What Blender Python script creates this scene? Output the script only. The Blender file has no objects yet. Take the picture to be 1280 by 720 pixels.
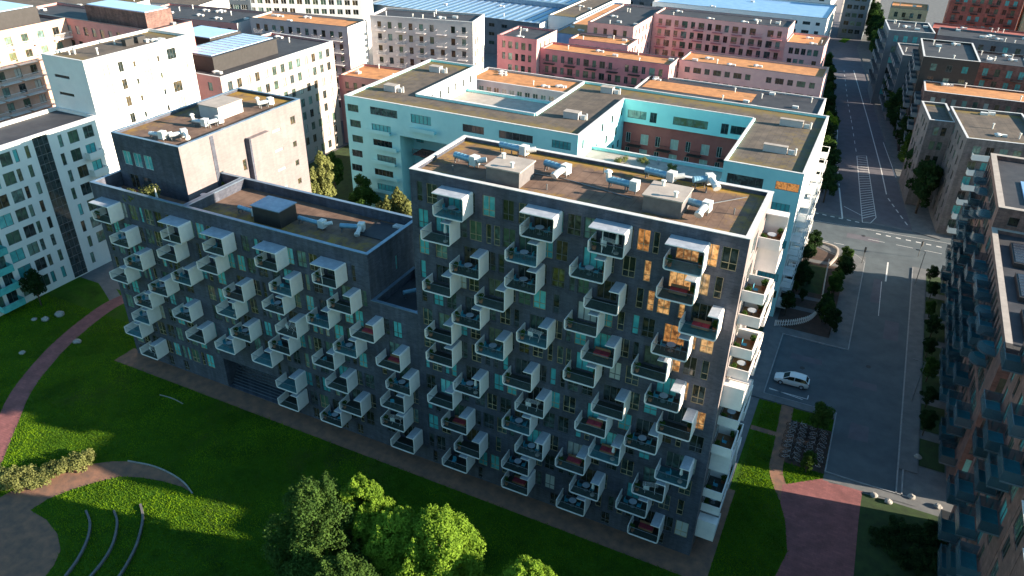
import bpy, math, random
import numpy as np
from mathutils import Vector, Matrix
R = math.radians
scene = bpy.context.scene
col = scene.collection
random.seed(7)

# ------------------------------------------------------------------ camera
F_PX, YAW, PITCH, ROLL = 962.14, -0.4437, 0.5315, 0.0179
CAM = (89.2566, -59.8616, 66.5538)
cy, sy, cp, sp = math.cos(YAW), math.sin(YAW), math.cos(PITCH), math.sin(PITCH)
FW = np.array([sy*cp, cy*cp, -sp]); R0 = np.array([cy, -sy, 0.]); U0 = np.cross(R0, FW)
RT = math.cos(ROLL)*R0 + math.sin(ROLL)*U0
UP = -math.sin(ROLL)*R0 + math.cos(ROLL)*U0
cam_d = bpy.data.cameras.new('camera'); cam = bpy.data.objects.new('camera', cam_d); col.objects.link(cam)
cam_d.sensor_width = 36; cam_d.lens = F_PX/1280*36; cam_d.clip_end = 4000; cam_d.clip_start = .5
cam.matrix_world = Matrix(((RT[0], UP[0], -FW[0], CAM[0]), (RT[1], UP[1], -FW[1], CAM[1]), (RT[2], UP[2], -FW[2], CAM[2]), (0, 0, 0, 1)))
scene.camera = cam
def at(px, py, z=0.):                       # survey point: where a sight line meets height z
    d = FW*F_PX + RT*(px-640) + UP*(360-py)
    t = (z-CAM[2])/d[2]
    return (CAM[0]+d[0]*t, CAM[1]+d[1]*t)

# ------------------------------------------------------------------ light
SUN_EL, SUN_AZ = R(15.5), R(11.0)
S = Vector((math.cos(SUN_EL)*math.cos(SUN_AZ), math.cos(SUN_EL)*math.sin(SUN_AZ), math.sin(SUN_EL)))
w = bpy.data.worlds.new('World'); scene.world = w; w.use_nodes = True
nt = w.node_tree; nt.nodes.clear()
sk = nt.nodes.new('ShaderNodeTexSky'); sk.sky_type = 'NISHITA'; sk.sun_disc = False
sk.sun_elevation = SUN_EL; sk.sun_rotation = math.pi/2-SUN_AZ; sk.air_density = 1.3; sk.dust_density = .6; sk.ozone_density = 1.6
bg = nt.nodes.new('ShaderNodeBackground'); bg.inputs[1].default_value = 0.064
wo = nt.nodes.new('ShaderNodeOutputWorld'); tn = nt.nodes.new('ShaderNodeMix'); tn.data_type = 'RGBA'; tn.blend_type = 'MULTIPLY'; tn.inputs[0].default_value = 1; tn.inputs[7].default_value = (.64, 1.0, 1.14, 1)
nt.links.new(sk.outputs[0], tn.inputs[6]); nt.links.new(tn.outputs[2], bg.inputs[0]); nt.links.new(bg.outputs[0], wo.inputs[0])
sl = bpy.data.lights.new('sun', 'SUN'); so = bpy.data.objects.new('sun', sl); col.objects.link(so)
sl.energy = 5.0; sl.angle = R(.5); sl.color = (1, .83, .64); so.rotation_euler = S.to_track_quat('Z', 'Y').to_euler()
so.location = (150, 40, 120)
vs = scene.view_settings; vs.view_transform = 'Standard'; vs.look = 'None'; vs.exposure = 1.88; vs.gamma = 1
scene.cycles.max_bounces = 5; scene.cycles.diffuse_bounces = 3; scene.cycles.glossy_bounces = 3; scene.cycles.transparent_max_bounces = 6
scene.cycles.transmission_bounces = 2; scene.cycles.caustics_reflective = False; scene.cycles.caustics_refractive = False

# ------------------------------------------------------------------ materials
def newmat(name):
    m = bpy.data.materials.new(name); m.use_nodes = True
    return m, m.node_tree, m.node_tree.nodes['Principled BSDF']
def N(t, kind, **kw):
    n = t.nodes.new(kind)
    for k, v in kw.items(): setattr(n, k, v)
    return n
def coords(t, vertical=False):
    tc = N(t, 'ShaderNodeTexCoord')
    if not vertical: return tc.outputs['Object']
    sx = N(t, 'ShaderNodeSeparateXYZ'); t.links.new(tc.outputs['Object'], sx.inputs[0])
    ad = N(t, 'ShaderNodeMath', operation='ADD'); t.links.new(sx.outputs[0], ad.inputs[0]); t.links.new(sx.outputs[1], ad.inputs[1])
    cb = N(t, 'ShaderNodeCombineXYZ'); t.links.new(ad.outputs[0], cb.inputs[0]); t.links.new(sx.outputs[2], cb.inputs[1])
    return cb.outputs[0]
def mat(name, c, rough=.8, c2=None, scale=1.5, bump=0., bscale=None, metal=0., spec=.5, rnd=0., detail=5, emit=None):
    m, t, b = newmat(name)
    c2 = c2 or tuple(x*.72 for x in c)
    co = coords(t)
    n = N(t, 'ShaderNodeTexNoise'); n.inputs['Scale'].default_value = scale; n.inputs['Detail'].default_value = detail; n.inputs['Roughness'].default_value = .62
    t.links.new(co, n.inputs['Vector'])
    rp = N(t, 'ShaderNodeValToRGB'); rp.color_ramp.elements[0].position = .36; rp.color_ramp.elements[1].position = .66
    rp.color_ramp.elements[0].color = (*c2, 1); rp.color_ramp.elements[1].color = (*c, 1)
    t.links.new(n.outputs[0], rp.inputs[0]); out = rp.outputs[0]
    if rnd:
        oi = N(t, 'ShaderNodeObjectInfo'); hs = N(t, 'ShaderNodeHueSaturation')
        mr = N(t, 'ShaderNodeMapRange'); mr.inputs[3].default_value = 1-rnd; mr.inputs[4].default_value = 1+rnd
        t.links.new(oi.outputs['Random'], mr.inputs[0]); t.links.new(mr.outputs[0], hs.inputs['Value']); t.links.new(out, hs.inputs['Color']); out = hs.outputs[0]
    t.links.new(out, b.inputs['Base Color'])
    b.inputs['Roughness'].default_value = rough; b.inputs['Metallic'].default_value = metal; b.inputs['Specular IOR Level'].default_value = spec
    if bump:
        n2 = N(t, 'ShaderNodeTexNoise'); n2.inputs['Scale'].default_value = bscale or scale*8; n2.inputs['Detail'].default_value = 4; t.links.new(co, n2.inputs['Vector'])
        bp = N(t, 'ShaderNodeBump'); bp.inputs['Strength'].default_value = bump; bp.inputs['Distance'].default_value = .05
        t.links.new(n2.outputs[0], bp.inputs['Height']); t.links.new(bp.outputs[0], b.inputs['Normal'])
    if emit: b.inputs['Emission Color'].default_value = (*emit[0], 1); b.inputs['Emission Strength'].default_value = emit[1]
    return m
def brick(name, c1, c2, mortar, bw=.5, bh=.16, rough=.85, mottle=.35, mscale=.35, streak=.2):
    m, t, b = newmat(name)
    co = coords(t, 'paving' not in name)
    br = N(t, 'ShaderNodeTexBrick'); br.inputs['Scale'].default_value = 1; br.inputs['Brick Width'].default_value = bw; br.inputs['Row Height'].default_value = bh
    br.inputs['Mortar Size'].default_value = .012; br.inputs['Bias'].default_value = 0
    br.inputs['Color1'].default_value = (*c1, 1); br.inputs['Color2'].default_value = (*c2, 1); br.inputs['Mortar'].default_value = (*mortar, 1)
    t.links.new(co, br.inputs['Vector'])
    n = N(t, 'ShaderNodeTexNoise'); n.inputs['Scale'].default_value = mscale; n.inputs['Detail'].default_value = 7; n.inputs['Roughness'].default_value = .7
    t.links.new(coords(t), n.inputs['Vector'])
    mr = N(t, 'ShaderNodeMapRange'); mr.inputs[1].default_value = .3; mr.inputs[2].default_value = .7; mr.inputs[3].default_value = 1-mottle; mr.inputs[4].default_value = 1+mottle
    t.links.new(n.outputs[0], mr.inputs[0])
    st = N(t, 'ShaderNodeTexNoise'); st.inputs['Scale'].default_value = 1.6; st.inputs['Detail'].default_value = 5
    mp = N(t, 'ShaderNodeMapping'); mp.inputs['Scale'].default_value = (1, .09, 1); t.links.new(co, mp.inputs[0]); t.links.new(mp.outputs[0], st.inputs['Vector'])
    m3 = N(t, 'ShaderNodeMapRange'); m3.inputs[1].default_value = .35; m3.inputs[2].default_value = .68; m3.inputs[3].default_value = 1-streak; m3.inputs[4].default_value = 1+streak; t.links.new(st.outputs[0], m3.inputs[0])
    mu = N(t, 'ShaderNodeMath', operation='MULTIPLY'); t.links.new(mr.outputs[0], mu.inputs[0]); t.links.new(m3.outputs[0], mu.inputs[1])
    hs = N(t, 'ShaderNodeHueSaturation'); t.links.new(br.outputs[0], hs.inputs['Color']); t.links.new(mu.outputs[0], hs.inputs['Value'])
    t.links.new(hs.outputs[0], b.inputs['Base Color']); b.inputs['Roughness'].default_value = rough
    return m
def glass(name, cols, rough=.06, emit=0., ns=1.3, nd=2):
    m, t, b = newmat(name)
    oi = N(t, 'ShaderNodeObjectInfo'); co = coords(t, True)
    n = N(t, 'ShaderNodeTexNoise'); n.inputs['Scale'].default_value = ns; n.inputs['Detail'].default_value = nd
    ad = N(t, 'ShaderNodeVectorMath', operation='ADD'); t.links.new(co, ad.inputs[0])
    sc = N(t, 'ShaderNodeVectorMath', operation='SCALE'); sc.inputs[0].default_value = (17, 31, 7); t.links.new(oi.outputs['Random'], sc.inputs['Scale']); t.links.new(sc.outputs[0], ad.inputs[1])
    t.links.new(ad.outputs[0], n.inputs['Vector'])
    a2 = N(t, 'ShaderNodeMath', operation='MULTIPLY_ADD'); t.links.new(n.outputs[0], a2.inputs[0]); a2.inputs[1].default_value = .55 if ns < 2 else .9; t.links.new(oi.outputs['Random'], a2.inputs[2])
    sb = N(t, 'ShaderNodeMath', operation='SUBTRACT'); t.links.new(a2.outputs[0], sb.inputs[0]); sb.inputs[1].default_value = .27 if ns < 2 else .45
    rp = N(t, 'ShaderNodeValToRGB'); cr = rp.color_ramp
    while len(cr.elements) < len(cols): cr.elements.new(.5)
    for i, c in enumerate(cols): cr.elements[i].position = i/(len(cols)-1); cr.elements[i].color = (*c, 1)
    t.links.new(sb.outputs[0], rp.inputs[0]); t.links.new(rp.outputs[0], b.inputs['Base Color'])
    b.inputs['Roughness'].default_value = rough; b.inputs['IOR'].default_value = 1.55
    if emit: t.links.new(rp.outputs[0], b.inputs['Emission Color']); b.inputs['Emission Strength'].default_value = emit
    return m
def roofmat(name, c, moss, blotch, edge=.1):
    """weathered felt: blotches, sheet seams and moss that grows along the rim"""
    m, t, b = newmat(name); co = coords(t)
    n = N(t, 'ShaderNodeTexNoise'); n.inputs['Scale'].default_value = .45; n.inputs['Detail'].default_value = 9; n.inputs['Roughness'].default_value = .68; t.links.new(co, n.inputs['Vector'])
    rp = N(t, 'ShaderNodeValToRGB'); rp.color_ramp.elements[0].position = .38; rp.color_ramp.elements[1].position = .64
    rp.color_ramp.elements[0].color = (*blotch, 1); rp.color_ramp.elements[1].color = (*c, 1); t.links.new(n.outputs[0], rp.inputs[0])
    wv = N(t, 'ShaderNodeTexBrick'); wv.inputs['Scale'].default_value = 1; wv.inputs['Brick Width'].default_value = 9; wv.inputs['Row Height'].default_value = 1.0; wv.inputs['Mortar Size'].default_value = .025
    wv.inputs['Color1'].default_value = (1, 1, 1, 1); wv.inputs['Color2'].default_value = (.86, .86, .86, 1); wv.inputs['Mortar'].default_value = (.55, .55, .55, 1)
    mp = N(t, 'ShaderNodeMapping'); mp.inputs['Rotation'].default_value = (0, 0, R(90)); t.links.new(co, mp.inputs[0]); t.links.new(mp.outputs[0], wv.inputs['Vector'])
    mx = N(t, 'ShaderNodeMix', data_type='RGBA', blend_type='MULTIPLY'); mx.inputs[0].default_value = .8
    t.links.new(rp.outputs[0], mx.inputs[6]); t.links.new(wv.outputs[0], mx.inputs[7])
    # rim distance from the generated 0..1 box
    tc = N(t, 'ShaderNodeTexCoord'); sx = N(t, 'ShaderNodeSeparateXYZ'); t.links.new(tc.outputs['Generated'], sx.inputs[0])
    def rim(o):
        s = N(t, 'ShaderNodeMath', operation='SUBTRACT'); t.links.new(o, s.inputs[0]); s.inputs[1].default_value = .5
        a = N(t, 'ShaderNodeMath', operation='ABSOLUTE'); t.links.new(s.outputs[0], a.inputs[0]); return a.outputs[0]
    mxx = N(t, 'ShaderNodeMath', operation='MAXIMUM')
    ax = N(t, 'ShaderNodeMath', operation='SUBTRACT'); t.links.new(rim(sx.outputs[0]), ax.inputs[0]); ax.inputs[1].default_value = edge*.9
    t.links.new(rim(sx.outputs[1]), mxx.inputs[0]); t.links.new(ax.outputs[0], mxx.inputs[1])
    n2 = N(t, 'ShaderNodeTexNoise'); n2.inputs['Scale'].default_value = .8; n2.inputs['Detail'].default_value = 8; n2.inputs['Roughness'].default_value = .75; t.links.new(co, n2.inputs['Vector'])
    ma = N(t, 'ShaderNodeMath', operation='MULTIPLY_ADD'); t.links.new(n2.outputs[0], ma.inputs[0]); ma.inputs[1].default_value = .5; t.links.new(mxx.outputs[0], ma.inputs[2])
    mr = N(t, 'ShaderNodeMapRange'); mr.inputs[1].default_value = .60; mr.inputs[2].default_value = .73; t.links.new(ma.outputs[0], mr.inputs[0])
    m2 = N(t, 'ShaderNodeMix', data_type='RGBA'); t.links.new(mr.outputs[0], m2.inputs[0]); t.links.new(mx.outputs[2], m2.inputs[6]); m2.inputs[7].default_value = (*moss, 1)
    t.links.new(m2.outputs[2], b.inputs['Base Color']); b.inputs['Roughness'].default_value = .9; b.inputs['Specular IOR Level'].default_value = .25
    return m
def leafmat(name, c, c2, trans=.35, ns=1.1):
    m = bpy.data.materials.new(name); m.use_nodes = True; t = m.node_tree; t.nodes.clear()
    oi = N(t, 'ShaderNodeObjectInfo'); co = coords(t)
    n = N(t, 'ShaderNodeTexNoise'); n.inputs['Scale'].default_value = ns; n.inputs['Detail'].default_value = 6 if ns > 1 else 12; n.inputs['Roughness'].default_value = .5 if ns > 1 else .72; t.links.new(co, n.inputs['Vector'])
    rp = N(t, 'ShaderNodeValToRGB'); rp.color_ramp.elements[0].position = .35; rp.color_ramp.elements[1].position = .65
    rp.color_ramp.elements[0].color = (*c2, 1); rp.color_ramp.elements[1].color = (*c, 1); t.links.new(n.outputs[0], rp.inputs[0])
    hs = N(t, 'ShaderNodeHueSaturation'); mr = N(t, 'ShaderNodeMapRange'); mr.inputs[3].default_value = .75; mr.inputs[4].default_value = 1.2
    t.links.new(oi.outputs['Random'], mr.inputs[0]); t.links.new(mr.outputs[0], hs.inputs['Value']); t.links.new(rp.outputs[0], hs.inputs['Color'])
    d = N(t, 'ShaderNodeBsdfDiffuse'); tr = N(t, 'ShaderNodeBsdfTranslucent'); mx = N(t, 'ShaderNodeMixShader'); mx.inputs[0].default_value = trans
    o = N(t, 'ShaderNodeOutputMaterial')
    t.links.new(hs.outputs[0], d.inputs[0]); t.links.new(hs.outputs[0], tr.inputs[0]); t.links.new(d.outputs[0], mx.inputs[1]); t.links.new(tr.outputs[0], mx.inputs[2]); t.links.new(mx.outputs[0], o.inputs[0])
    return m

M = {}
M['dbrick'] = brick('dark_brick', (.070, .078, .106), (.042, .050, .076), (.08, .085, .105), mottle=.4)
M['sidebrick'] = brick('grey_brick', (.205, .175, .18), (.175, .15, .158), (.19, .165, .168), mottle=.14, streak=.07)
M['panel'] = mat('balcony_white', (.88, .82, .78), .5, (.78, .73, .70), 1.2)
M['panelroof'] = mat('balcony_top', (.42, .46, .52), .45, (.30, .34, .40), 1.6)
M['deck'] = mat('balcony_deck', (.045, .055, .05), .6, (.02, .026, .026), 2.5, rnd=.6)
M['deck_reflection'] = mat('balcony_deck_blue_reflection', (.06, .20, .23), .5, (.03, .11, .14), 2.0, rnd=.4)  # second deck tone, a teal-blue reflection put into the colour
M['frame'] = mat('window_frame_dark', (.13, .135, .14), .5, rnd=.3)
M['woodframe'] = mat('window_frame_wood', (.46, .36, .22), .6)
M['whiteframe'] = mat('window_frame_white', (.7, .7, .68), .5)
M['g_dark'] = glass('glass_dark', [(.008, .012, .014), (.03, .035, .025), (.012, .02, .022), (.05, .07, .075), (.012, .018, .018), (.10, .075, .04), (.02, .025, .02), (.13, .15, .10)])
M['g_teal'] = glass('glass_teal_blind', [(.04, .24, .26), (.12, .50, .50), (.05, .30, .33), (.2, .58, .56)], .12)
M['g_white'] = glass('glass_curtain', [(.25, .27, .25), (.5, .52, .48), (.3, .3, .27)], .15)
M['g_amber'] = glass('glass_amber_reflection', [(.10, .04, .015), (.60, .24, .07), (.05, .02, .01), (.75, .38, .14), (.16, .06, .02), (.5, .3, .14), (.04, .03, .02), (.62, .42, .22)], .1, .26, 1.9, 3)  # reflections of sunlit brick painted into the panes, with a faint added glow
M['g_green'] = glass('glass_greenish', [(.03, .06, .05), (.09, .16, .11), (.03, .04, .04), (.16, .28, .25), (.12, .13, .06)])
M['g_rail'] = mat('railing_glass', (.10, .17, .18), .08, (.07, .13, .14), .5)
M['rail'] = mat('railing_metal', (.25, .27, .29), .4, metal=.6)
M['roof_brown'] = roofmat('roof_felt_brown', (.23, .150, .110), (.34, .20, .04), (.125, .080, .062))
M['roof_grey'] = roofmat('roof_felt_grey', (.16, .13, .105), (.19, .14, .05), (.10, .085, .075))
M['roof_dark'] = mat('roof_bitumen_dark', (.050, .052, .060), .7, (.030, .032, .040), .5, .3, 3)
M['roof_sedum'] = mat('roof_sedum_orange', (.56, .25, .095), .95, (.38, .17, .07), .6, .5, 5)
M['roof_blue'] = mat('roof_metal_blue', (.30, .50, .75), .35, (.22, .40, .65), .4, metal=.2)
M['coping_w'] = mat('coping_white', (.72, .70, .68), .5, (.55, .54, .54), 2)
M['coping_b'] = mat('coping_zinc', (.26, .36, .46), .35, (.18, .26, .36), 1.2, metal=.5)
M['coping_d'] = mat('coping_dark', (.07, .07, .08), .5)
M['teal'] = mat('render_teal', (.42, .80, .80), .7, (.35, .72, .73), .35)
M['white'] = mat('render_white', (.78, .78, .76), .7, (.70, .70, .69), .35)
M['cream'] = mat('render_cream', (.40, .34, .31), .8, (.34, .29, .27), .4)
M['palegrey'] = mat('render_pale_grey', (.50, .47, .47), .85, (.42, .39, .40), .4)
M['rose'] = mat('render_rose', (.56, .29, .27), .85, (.47, .23, .22), .4)
M['pink'] = mat('render_pink', (.54, .21, .23), .85, (.45, .16, .185), .4)
M['palepink'] = mat('render_pale_pink', (.66, .42, .40), .85, (.56, .34, .34), .4)
M['redrender'] = mat('render_deep_red', (.42, .11, .10), .85, (.34, .085, .08), .5)
M['redbrick'] = brick('red_brick', (.40, .11, .085), (.30, .08, .065), (.28, .16, .13))
M['brownbrick'] = brick('brown_brick', (.19, .10, .085), (.12, .065, .06), (.15, .11, .1), mottle=.4, mscale=.8)
M['greybrick'] = brick('stone_grey_brick', (.17, .145, .145), (.115, .10, .105), (.14, .13, .13), mottle=.3)
M['bluegrey'] = mat('cladding_blue_grey', (.13, .16, .19), .6, (.09, .115, .14), .5)
M['peach'] = mat('render_peach', (.60, .40, .32), .8, (.50, .31, .23), .5)
M['beige'] = mat('render_beige', (.50, .42, .26), .85)
M['housing'] = mat('zinc_housing', (.15, .14, .145), .8, (.11, .105, .11), 1.5)
M['black'] = mat('cladding_black', (.030, .028, .030), .6)
M['orangewood'] = mat('orange_timber', (.52, .20, .09), .7, (.38, .14, .07), 2)
M['steel'] = mat('duct_steel', (.60, .64, .68), .35, (.45, .50, .56), 1.5, metal=.35)
M['ductwhite'] = mat('duct_white', (.75, .75, .73), .5)
M['ductblue'] = mat('duct_galvanised', (.25, .44, .56), .4, (.17, .34, .46), 1.5, metal=.3)
M['concrete'] = mat('concrete', (.42, .37, .33), .9, (.33, .29, .26), .9, .2)
M['asphalt'] = mat('asphalt', (.115, .112, .135), .9, (.088, .086, .105), .5, .3, 12, detail=9)
M['asphalt_old'] = mat('asphalt_patched', (.088, .112, .128), .9, (.062, .080, .094), .35, .3, 12, detail=9)
M['paving'] = mat('paving', (.145, .15, .155), .9, (.10, .108, .115), .7, .2, 6)
M['kerb'] = mat('kerb_stone', (.30, .31, .32), .85)
M['paint'] = mat('road_paint', (.72, .72, .70), .7, (.5, .5, .5), 3)
M['shaded_grass'] = mat('grass_painted_shade', (.028, .060, .014), 1, (.016, .034, .010), .8, .6, 9)  # darker copy of the lawn grass, shade put into the colour
M['lawn'] = None
M['redpath'] = brick('red_paving', (.235, .085, .085), (.185, .068, .070), (.13, .06, .06), bw=.6, bh=.3, mottle=.3, mscale=.5, streak=.0)
M['gravel'] = mat('brown_gravel', (.27, .135, .085), .95, (.14, .085, .065), .8, .5, 8)
M['soil'] = mat('soil_bed', (.075, .045, .035), .95, (.045, .03, .025), 1.2, .5, 6)
M['stone'] = mat('rock', (.34, .33, .31), .9, (.22, .21, .2), 2, .6, 5)
M['bark'] = mat('bark', (.10, .075, .055), .95, (.06, .045, .035), 6, .6, 12)
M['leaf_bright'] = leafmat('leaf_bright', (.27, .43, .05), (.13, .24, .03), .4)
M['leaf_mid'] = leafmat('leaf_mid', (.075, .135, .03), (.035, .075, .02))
M['leaf_dark'] = leafmat('leaf_dark', (.035, .07, .025), (.018, .038, .015), .25)
M['leaf_olive'] = leafmat('leaf_olive', (.26, .28, .10), (.15, .17, .06))
M['car_white'] = mat('car_paint_white', (.78, .80, .80), .25, (.76, .78, .78), 1)
M['car_dark'] = mat('car_paint_dark', (.03, .035, .05), .25)
M['car_glass'] = mat('car_glass', (.012, .016, .02), .05)
M['tyre'] = mat('tyre_rubber', (.02, .02, .02), .8)
M['lamp_red'] = mat('tail_lamp_red', (.45, .02, .02), .3)
M['lamp_clear'] = mat('lamp_clear', (.7, .75, .78), .15)
M['fabric_white'] = mat('parasol_fabric', (.72, .72, .68), .9)
M['fab_blue'] = mat('plastic_blue', (.05, .30, .42), .6, rnd=.3)
M['fab_red'] = mat('cushion_red', (.45, .05, .08), .8, rnd=.3)
M['wood'] = mat('teak_wood', (.30, .17, .09), .7)
M['pot'] = mat('terracotta', (.35, .14, .07), .9)
M['skyglass'] = mat('skylight_glass', (.45, .62, .85), .2, (.38, .55, .80), .5)
def lawnmat():
    m, t, b = newmat('lawn_grass'); co = coords(t)
    n = N(t, 'ShaderNodeTexNoise'); n.inputs['Scale'].default_value = .12; n.inputs['Detail'].default_value = 10; n.inputs['Roughness'].default_value = .7; t.links.new(co, n.inputs['Vector'])
    rp = N(t, 'ShaderNodeValToRGB'); cr = rp.color_ramp; cr.elements[0].position = .30; cr.elements[1].position = .66; cr.elements.new(.5)
    cr.elements[0].color = (.015, .050, .006, 1); cr.elements[1].color = (.060, .150, .010, 1); cr.elements[2].color = (.032, .088, .006, 1)
    t.links.new(n.outputs[0], rp.inputs[0])
    n2 = N(t, 'ShaderNodeTexNoise'); n2.inputs['Scale'].default_value = 3.5; n2.inputs['Detail'].default_value = 8; n2.inputs['Roughness'].default_value = .8; t.links.new(co, n2.inputs['Vector'])
    mr = N(t, 'ShaderNodeMapRange'); mr.inputs[1].default_value = .3; mr.inputs[2].default_value = .7; mr.inputs[3].default_value = .72; mr.inputs[4].default_value = 1.2; t.links.new(n2.outputs[0], mr.inputs[0])
    hs = N(t, 'ShaderNodeHueSaturation'); t.links.new(rp.outputs[0], hs.inputs['Color']); t.links.new(mr.outputs[0], hs.inputs['Value'])
    n4 = N(t, 'ShaderNodeTexNoise'); n4.inputs['Scale'].default_value = .07; n4.inputs['Detail'].default_value = 11; n4.inputs['Roughness'].default_value = .74; n4.inputs['Distortion'].default_value = .6; t.links.new(co, n4.inputs['Vector'])
    m4 = N(t, 'ShaderNodeMapRange'); m4.inputs[1].default_value = .55; m4.inputs[2].default_value = .72; m4.inputs[4].default_value = .75; t.links.new(n4.outputs[0], m4.inputs[0])
    mxx = N(t, 'ShaderNodeMix', data_type='RGBA'); t.links.new(m4.outputs[0], mxx.inputs[0]); t.links.new(hs.outputs[0], mxx.inputs[6]); mxx.inputs[7].default_value = (.085, .09, .03, 1); t.links.new(mxx.outputs[2], b.inputs['Base Color'])
    bp = N(t, 'ShaderNodeBump'); bp.inputs['Strength'].default_value = 1.0; bp.inputs['Distance'].default_value = .35
    n3 = N(t, 'ShaderNodeTexNoise'); n3.inputs['Scale'].default_value = 9; n3.inputs['Detail'].default_value = 6; t.links.new(co, n3.inputs['Vector'])
    t.links.new(n3.outputs[0], bp.inputs['Height']); t.links.new(bp.outputs[0], b.inputs['Normal']); b.inputs['Roughness'].default_value = 1; b.inputs['Specular IOR Level'].default_value = .1
    return m
M['lawn'] = lawnmat()

# ------------------------------------------------------------------ mesh builder
class MB:
    def __init__(s): s.v = []; s.f = []; s.m = []
    def poly(s, pts, m=0):
        b = len(s.v); s.v += [tuple(p) for p in pts]; s.f.append(tuple(range(b, b+len(pts)))); s.m.append(m)
    def box(s, x0, y0, z0, x1, y1, z1, m=0, T=None):
        p = [(x0, y0, z0), (x1, y0, z0), (x1, y1, z0), (x0, y1, z0), (x0, y0, z1), (x1, y0, z1), (x1, y1, z1), (x0, y1, z1)]
        if T: p = [T(*q) for q in p]
        b = len(s.v); s.v += p
        for q in ((3, 2, 1, 0), (4, 5, 6, 7), (0, 1, 5, 4), (1, 2, 6, 5), (2, 3, 7, 6), (3, 0, 4, 7)): s.f.append(tuple(b+i for i in q)); s.m.append(m)
    def cyl(s, p, q, r, n=10, m=0, r2=None, cap=True):
        p = Vector(p); q = Vector(q); r2 = r if r2 is None else r2; d = (q-p).normalized()
        a = d.orthogonal().normalized(); c = d.cross(a); b = len(s.v)
        for P, rr in ((p, r), (q, r2)):
            for i in range(n):
                t = 2*math.pi*i/n; s.v.append(tuple(P+a*(rr*math.cos(t))+c*(rr*math.sin(t))))
        for i in range(n): s.f.append((b+i, b+(i+1) % n, b+n+(i+1) % n, b+n+i)); s.m.append(m)
        if cap: s.f.append(tuple(b+n-1-i for i in range(n))); s.m.append(m); s.f.append(tuple(b+n+i for i in range(n))); s.m.append(m)
    def prism(s, pts, z0, z1, m=0):
        n = len(pts); b = len(s.v); s.v += [(x, y, z0) for x, y in pts]+[(x, y, z1) for x, y in pts]
        s.f.append(tuple(b+n+i for i in range(n))); s.m.append(m); s.f.append(tuple(b+n-1-i for i in range(n))); s.m.append(m)
        for i in range(n): s.f.append((b+i, b+(i+1) % n, b+n+(i+1) % n, b+n+i)); s.m.append(m)
    def torus(s, c, R_, r, axis='y', n=18, k=6, m=0):
        b = len(s.v)
        for i in range(n):
            t = 2*math.pi*i/n
            for j in range(k):
                u = 2*math.pi*j/k; rr = R_+r*math.cos(u); h = r*math.sin(u)
                p = (rr*math.cos(t), h, rr*math.sin(t)) if axis == 'y' else (rr*math.cos(t), rr*math.sin(t), h)
                s.v.append((c[0]+p[0], c[1]+p[1], c[2]+p[2]))
        for i in range(n):
            for j in range(k): s.f.append((b+i*k+j, b+i*k+(j+1) % k, b+((i+1) % n)*k+(j+1) % k, b+((i+1) % n)*k+j)); s.m.append(m)
    def mesh(s, name, mats, smooth=False):
        me = bpy.data.meshes.new(name); me.from_pydata(s.v, [], s.f)
        for mm in mats: me.materials.append(M[mm] if isinstance(mm, str) else mm)
        if s.m: me.polygons.foreach_set('material_index', s.m)
        if smooth: me.polygons.foreach_set('use_smooth', [True]*len(s.f))
        me.update(); return me
    def build(s, name, mats, parent=None, loc=(0, 0, 0), rz=0, smooth=False):
        return put(name, s.mesh(name, mats, smooth), parent, loc, rz)
def put(name, me, parent=None, loc=(0, 0, 0), rz=0):
    o = bpy.data.objects.new(name, me); col.objects.link(o); o.parent = parent; o.location = loc; o.rotation_euler = (0, 0, rz); return o
def tag(o, label=None, cat=None, group=None, kind=None):
    if label: o['label'] = label
    if cat: o['category'] = cat
    if group: o['group'] = group
    if kind: o['kind'] = kind
    return o
def thing(name, label, cat, loc=(0, 0, 0), rz=0, group=None):
    return tag(put(name, None, None, loc, rz), label, cat, group)
kids = {}
def copy_tree(o, parent=None, loc=None, rz=None, label=None, scale=None):
    c = o.copy(); col.objects.link(c); c.parent = parent
    if loc is not None: c.location = loc
    if rz is not None: c.rotation_euler = (0, 0, rz)
    if label: c['label'] = label
    if scale is not None: c.scale = (scale,)*3 if not isinstance(scale, tuple) else scale
    for ch in kids_of(o): copy_tree(ch, c)
    return c
def kids_of(o):
    if o not in kids: kids[o] = [x for x in bpy.data.objects if x.parent == o]
    return kids[o]
def struct(name, pts, z, m, th=None):
    mb = MB()
    if th: mb.prism(ccw(pts), z-th, z)
    else: mb.poly([(x, y, z) for x, y in ccw(pts)])
    return tag(mb.build(name, [m]), kind='structure')
def ccw(p):
    a = sum(p[i][0]*p[(i+1) % len(p)][1]-p[(i+1) % len(p)][0]*p[i][1] for i in range(len(p)))
    return list(p) if a > 0 else list(p)[::-1]
def smoothline(pts, n=6):
    out = []
    P = [pts[0]]+list(pts)+[pts[-1]]
    for i in range(1, len(P)-2):
        for k in range(n):
            t = k/n
            out.append(tuple(.5*((2*P[i][j])+(-P[i-1][j]+P[i+1][j])*t+(2*P[i-1][j]-5*P[i][j]+4*P[i+1][j]-P[i+2][j])*t*t+(-P[i-1][j]+3*P[i][j]-3*P[i+1][j]+P[i+2][j])*t**3) for j in range(2)))
    out.append(tuple(pts[-1])); return out
def ribbon(pts, w0, w1=None):
    w1 = w0 if w1 is None else w1; L = []; Rr = []
    for i, p in enumerate(pts):
        a = Vector(pts[max(i-1, 0)]); b = Vector(pts[min(i+1, len(pts)-1)]); d = (b-a).normalized(); n = Vector((-d.y, d.x)); ww = (w0+(w1-w0)*i/(len(pts)-1))/2
        L.append((p[0]+n.x*ww, p[1]+n.y*ww)); Rr.append((p[0]-n.x*ww, p[1]-n.y*ww))
    return L, Rr
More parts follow.
